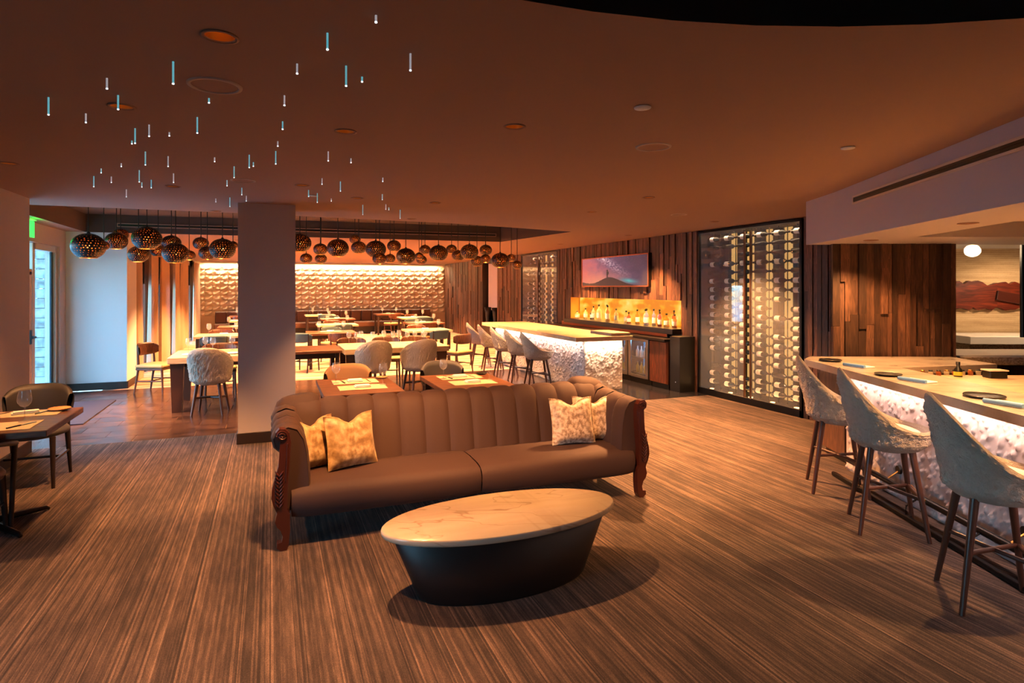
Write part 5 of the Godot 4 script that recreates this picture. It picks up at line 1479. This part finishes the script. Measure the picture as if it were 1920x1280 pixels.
func communal() -> void:
	var y := 0.75
	table("communal_table", "pale long communal table left of the square column", Vector3(-0.62, 0, -9.86), Vector3(1.36, y, 1.08), M.oak, "panel", "pale communal tables")
	table("communal_table", "pale long communal table right of the square column", Vector3(1.88, 0, -10.15), Vector3(1.66, y, 1.08), M.oak, "panel", "pale communal tables")
	table("side_dining_table", "dark-legged brown table between the two pale communal tables", Vector3(0.55, 0, -10.1), Vector3(0.94, y - 0.01, 0.9), M.table_wood, "square")
	var c := tub_seat("tub_chair", "leaf-stitched tub chair at the pale table left of the column", "chair", "leaf-stitched tub chairs", 0.52, 0.36, 0.255, 0.75, M.leg_wood, false)
	c.position = Vector3(-0.76, 0, -9.18)
	c.rotation.y = PI - 0.15
	dup(c, "leaf-stitched tub chair, left of two at the pale table right of the column", Vector3(1.47, 0, -9.50), PI + 0.05)
	dup(c, "leaf-stitched tub chair nearest the right end of the pale table", Vector3(2.16, 0, -9.45), PI + 0.22)
	var gx := [-1.12, -0.92, -0.80, -0.55, -0.42, 1.22, 1.32, 1.42, 1.58, 1.80, 1.92, 2.06, 2.16, 2.34, 2.44, 2.52]
	for i in gx.size():
		var left := i < 5
		wine_glass("wine glass standing %s from the left on the %s pale table" % [nth(i + 1 if left else i - 4), "left" if left else "right"], Vector3(gx[i], y, (-10.0 if left else -10.3) - 0.22 * (i % 2)), "wine glasses on the communal tables", 1.05)
	for e in [[-1.05, -9.62, "left"], [-0.5, -9.62, "left"], [1.45, -9.88, "right"], [2.2, -9.88, "right"]]:
		plate("pale plate at the front of the %s communal table, %s" % [e[2], "outer place" if absf(e[0]) > 0.8 and e[0] != 1.45 else "inner place"], Vector3(e[0], y, e[1]), 0.11, M.linen)
	# wooden chairs round about; each faces its table
	var w := wood_chair("wooden_chair", "bent-back wooden chair by the curtains at the pale table's left end", "wooden dining chairs", M.chair_wood, M.cream_seat, M.leg_wood)
	w.position = Vector3(-1.72, 0, -11.35)
	w.rotation.y = 1.15
	var k := wood_chair("upholstered_chair", "teal-backed chair among the dining tables", "upholstered dining chairs", M.teal_fabric, M.cream_seat, M.dark_wood)
	k.position = Vector3(0.62, 0, -13.0)
	k.rotation.y = 2.6
	dup(w, "wooden chair beyond the pale table, left of three facing the column", Vector3(1.35, 0, -11.05), 0.05)
	dup(w, "wooden chair beyond the pale table, middle of three", Vector3(1.95, 0, -11.08), -0.1)
	dup(w, "wooden chair beyond the pale table, right of three", Vector3(2.5, 0, -11.05), 0.1)
	dup(w, "wooden chair standing alone at the pale table's right end", Vector3(3.42, 0, -11.6), -2.6)
	dup(w, "wooden chair with brown back behind the left pale table", Vector3(-0.75, 0, -10.72), 0.1)
	# tables further back
	var rows := [[-13.6, [-0.9, 1.2, 3.3]], [-16.4, [-0.7, 1.6, 3.9]], [-19.4, [-0.6, 1.9, 4.3]], [-22.3, [-0.8, 1.6, 4.0]]]
	var pos := ["left", "middle", "right"]
	var dist := ["nearest", "second", "third", "farthest"]
	for r in 4:
		for i in 3:
			var x: float = rows[r][1][i]
			var z: float = rows[r][0]
			table("dining_table", "brown table, %s of the %s row beyond the pale tables" % [pos[i], dist[r]], Vector3(x, 0, z), Vector3(1.0, y, 0.8), M.table_wood if (r + i) % 2 else M.oak, "square", "tables in the far dining room")
			for e in 2:
				wine_glass("wine glass on the %s side of the %s table, %s far row" % [["left", "right"][e], pos[i], dist[r]], Vector3(x - 0.25 + 0.5 * e, y, z + 0.1), "wine glasses in the far dining room", 1.15)
			placemat("pale placemat on the %s table of the %s far row" % [pos[i], dist[r]], Vector3(x, y, z - 0.15), 0)
			napkin("white napkin on the %s table of the %s far row" % [pos[i], dist[r]], Vector3(x, y + 0.003, z - 0.15), 0)
			for e in (2 if r < 3 else 1):
				var src: Node3D = w if (r * 3 + i + e) % 2 else k
				var ry: float = (PI if e == 0 else 0.0) + [0.25, -0.2, 0.4][(r + i + e) % 3]
				dup(src, "%s chair on the %s side of the %s table, %s far row" % ["wooden" if src == w else "teal-backed", ["near", "far"][e], pos[i], dist[r]], Vector3(x + [-0.12, 0.15, 0.0][(r + i) % 3], 0, z + (0.78 if e == 0 else -0.78)), ry)
	var b := thing("banquette", "long brown leather banquette under the sculpted tile wall", "bench", Vector3(2.0, 0, -23.10))
	obj("seat", rb(Vector3(0, 0.36, 0.06), Vector3(7.6, 0.2, 0.5), 0.03), M.brown_leather, b)
	obj("plinth", between(-3.75, 3.75, 0, 0.26, -0.25, 0.2), M.black, b)
	for i in 20: obj("back_panel", rb(Vector3(-3.61 + 0.38 * i, 0.66, -0.22), Vector3(0.37, 0.42, 0.12), 0.03), M.brown_leather, b)
	# bar stools of the island bar
	var st := tub_seat("island_stool", "pale bucket stool at the glowing island bar, nearest the sofa", "stool", "stools at the island bar", 0.60, 0.32, 0.23, 2.8, M.leg_wood, true)
	for i in 5:
		var p := Vector3(4.22, 0, -9.45 - 0.76 * i)
		if i == 0:
			st.position = p
			st.rotation.y = 1.35
		else: dup(st, "pale bucket stool at the glowing island bar, %s from the sofa" % nth(i + 1), p, 1.35)

func soft_and_small() -> void:
	# curtains: gathered above, spreading below
	var zs := [[-13.25, -12.78, 0.0], [-15.0, -14.2, 0.35], [-16.6, -15.5, 0.2], [-18.3, -17.5, 0.3], [-20.1, -18.9, 0.2], [-23.3, -21.8, 0.3]]
	for i in zs.size():
		var z0: float = zs[i][0]
		var z1: float = zs[i][1]
		var t := thing("curtain", "long pale curtain, %s from the entrance along the dining windows" % nth(i + 1), "curtain", Vector3(-2.28, 0, (z0 + z1) / 2), 0, "curtains along the dining windows")
		var L := z1 - z0
		var sp: float = zs[i][2]
		var f := func(a: float, b: float):
			var fold := sin(a * TAU * (3.0 + L * 4.0))
			return Vector3(fold * 0.05 * (0.5 + 0.5 * b), 2.5 * (1.0 - b) + 0.01, (a - 0.5) * L + sp * b * 0.6 * (0.5 + 0.5 * a))
		obj("cloth", done(grid(mb(), 60, 10, f)), M.curtain, t)
		obj("heading_rail", tb([Vector3(0, 2.51, -L / 2), Vector3(0, 2.51, L / 2)], [0.012], 6), M.brass, t)
	for i in 3:
		var q: Array = [[-14.4, -13.2], [-17.5, -16.1], [-21.9, -20.3]][i]
		var t := thing("roller_blind", "black half-drawn roller blind in the %s dining window from the entrance" % nth(i + 1), "blind", Vector3(-2.42, 1.78, (q[0] + q[1]) / 2), 0, "roller blinds")
		obj("cloth", between(-0.004, 0.004, 0, 0.64, -(q[1] - q[0]) / 2, (q[1] - q[0]) / 2), M.blind, t)
		obj("bottom_bar", tb([Vector3(0, 0, -(q[1] - q[0]) / 2), Vector3(0, 0, (q[1] - q[0]) / 2)], [0.012], 6), M.black, t)
	var mt := obj("door_mat", rb(Vector3(0, 0.006, 0), Vector3(0.95, 0.012, 1.75), 0.003), M.mat_blue)
	mt.position = Vector3(-2.645, 0, -9.865)
	tag(mt, "dark blue entrance mat on the brown tiled floor", "door mat")
	# doorway in the board wall: pale hanging and two tall black vases on a console
	var t := thing("pale_hanging", "tall pale panel hanging in the doorway of the board wall", "wall hanging", Vector3(6.62, 0.95, -18.2))
	obj("panel", rb(Vector3(0, 0.78, 0), Vector3(0.03, 1.5, 1.1), 0.004), M.white_paint, t)
	obj("hanging_rail", tb([Vector3(0, 1.54, -0.58), Vector3(0, 1.54, 0.58)], [0.012], 6), M.metal_dark, t)
	var co := thing("console_cabinet", "dark console in the doorway of the board wall", "cabinet", Vector3(6.56, 0, -18.2))
	obj("body", rb(Vector3(0, 0.22, 0), Vector3(0.28, 0.44, 1.3), 0.004), M.dark_wood, co)
	obj("top", rb(Vector3(0, 0.455, 0), Vector3(0.30, 0.03, 1.34), 0.004), M.black, co)
	for e in 2:
		var v := thing("tall_vase", "tall slim black vase on the console, %s of the two" % ["left", "right"][e], "vase", Vector3(6.52, 0.47, -18.55 + 0.7 * e), 0, "tall black vases")
		obj("body", lt([Vector2(0, 0), Vector2(0.13, 0), Vector2(0.10, 0.05), Vector2(0.07, 0.18), Vector2(0.09, 0.42), Vector2(0.12, 0.6), Vector2(0.10, 0.6), Vector2(0.08, 0.45), Vector2(0, 0.4)], 18), M.black, v)
	# cove light above the tile wall
	var cv := thing("cove_light", "bright strip light washing down the sculpted tile wall", "strip light", Vector3(2.0, C, -23.3))
	obj("led_strip", between(-4.2, 4.2, -0.03, -0.004, -0.10, -0.05), M.led_warm, cv)
	obj("valance", between(-4.25, 4.25, -0.07, 0, -0.02, 0.0), M.paint, cv)
	area(cv, Transform3D(Basis(Vector3.RIGHT, -PI / 2 - 0.1), Vector3(0, -0.045, -0.09)), Vector2(8.4, 0.05), 34.0, CREAM)

func outdoors() -> void:
	struct("floor_terrace", between(-40, -3.45, -0.3, -0.12, -60, -6.6), M.paving)
	struct("floor_lawn", between(-40, -3.7, -0.3, -0.12, -6.6, 20), M.lawn)
	var p := thing("stone_pillar", "rough grey stone pillar outside the entrance window", "pillar", Vector3(-4.25, -0.12, -15.3))
	for i in 16:
		var yy := 0.0 + 0.2 * i
		for e in 2:
			var w := rng.randf_range(0.16, 0.34)
			var left := e == 0
			obj("stone", unit_piece(), M.stone, p, put(Vector3((-0.26 + w / 2) if left else (0.26 - (0.52 - w) / 2), yy + 0.1, rng.randf_range(-0.02, 0.02)) if not left else Vector3(-0.26 + w / 2, yy + 0.1, 0), Vector3(w if left else 0.52 - w, 0.19, rng.randf_range(0.48, 0.54))))
	var hd := [[Vector3(-5.6, -0.12, -17.0), 1.9, "clipped dark green hedge outside beside the stone pillar"], [Vector3(-6.5, -0.12, -24), 2.6, "tall green shrub outside the middle dining window"], [Vector3(-6.8, -0.12, -31), 2.8, "tall green shrub outside the farthest dining window"], [Vector3(-7.5, -0.12, -4), 2.4, "broad green shrub outside the front windows"]]
	for h in hd:
		var t := thing("shrub", h[2], "shrub", h[0], 0, "shrubs on the terrace")
		var s := flat(mb())
		for i in 900:
			var a := rng.randf() * TAU
			var v := rng.randf()
			var rr: float = 0.9 * sqrt(rng.randf_range(0.5, 1.0)) * (0.75 + 0.35 * sin(v * PI))
			var c := Vector3(cos(a) * rr, 0.1 + v * (h[1] - 0.15), sin(a) * rr * 1.6)
			var b := Basis.from_euler(Vector3(rng.randf() * TAU, rng.randf() * TAU, 0)) * 0.09
			quad(s, c + b * Vector3(-1, 0, 0), c + b * Vector3(0, 0.2, -0.6), c + b * Vector3(1, 0, 0), c + b * Vector3(0, 0.2, 0.6))
		var o := obj("foliage", done(s), M.leafage, t)
		o.set_meta("kind", "stuff")
		obj("stem", tb([Vector3(0, 0, 0), Vector3(0, h[1] * 0.7, 0)], [0.05, 0.02]), M.leg_wood, t)
	var g := thing("pergola", "pale pergola beams seen outside the entrance window", "pergola", Vector3(-7.6, -0.12, -13.4))
	for e in 2: obj("post", rb(Vector3(-1.0 * e, 1.4, -1.5), Vector3(0.14, 2.8, 0.14), 0.01), M.white_paint, g)
	for e in 4: obj("beam", rb(Vector3(-0.5, 2.85 - 0.02 * (e % 2), -1.5 + 0.9 * e), Vector3(2.6, 0.14, 0.09), 0.01), M.white_paint, g)
	for e in 2: obj("beam", rb(Vector3(-1.0 * e, 2.70, -0.2), Vector3(0.1, 0.14, 3.4), 0.01), M.white_paint, g)

func _ready() -> void:
	rng.seed = 11
	camera_and_sky()
	for r in 3:
		for i in 3: DOWN.append([[-0.6, 1.8, 4.2][i], -15.6 - 2.6 * r, 50.0, 54, "recessed downlight over the dining tables, %s of the %s far row" % [["left", "middle", "right"][i], nth(r + 1)]])
	textures()
	materials()
	bottle_meshes()
	structure()
	sofa()
	coffee_table()
	service_bar()
	back_room()
	wine_cabinet(-8.05, -5.97, "tall glass-fronted wine cabinet beside the service bar", "cabinet by the service bar")
	bar_wall()
	island_bar()
	wine_cabinet(-15.55, -13.25, "farther glass-fronted wine cabinet beyond the screen", "cabinet beyond the screen")
	left_table()
	sofa_tables()
	communal()
	pendants()
	crystal_rods()
	ceiling_fittings()
	soft_and_small()
	outdoors()
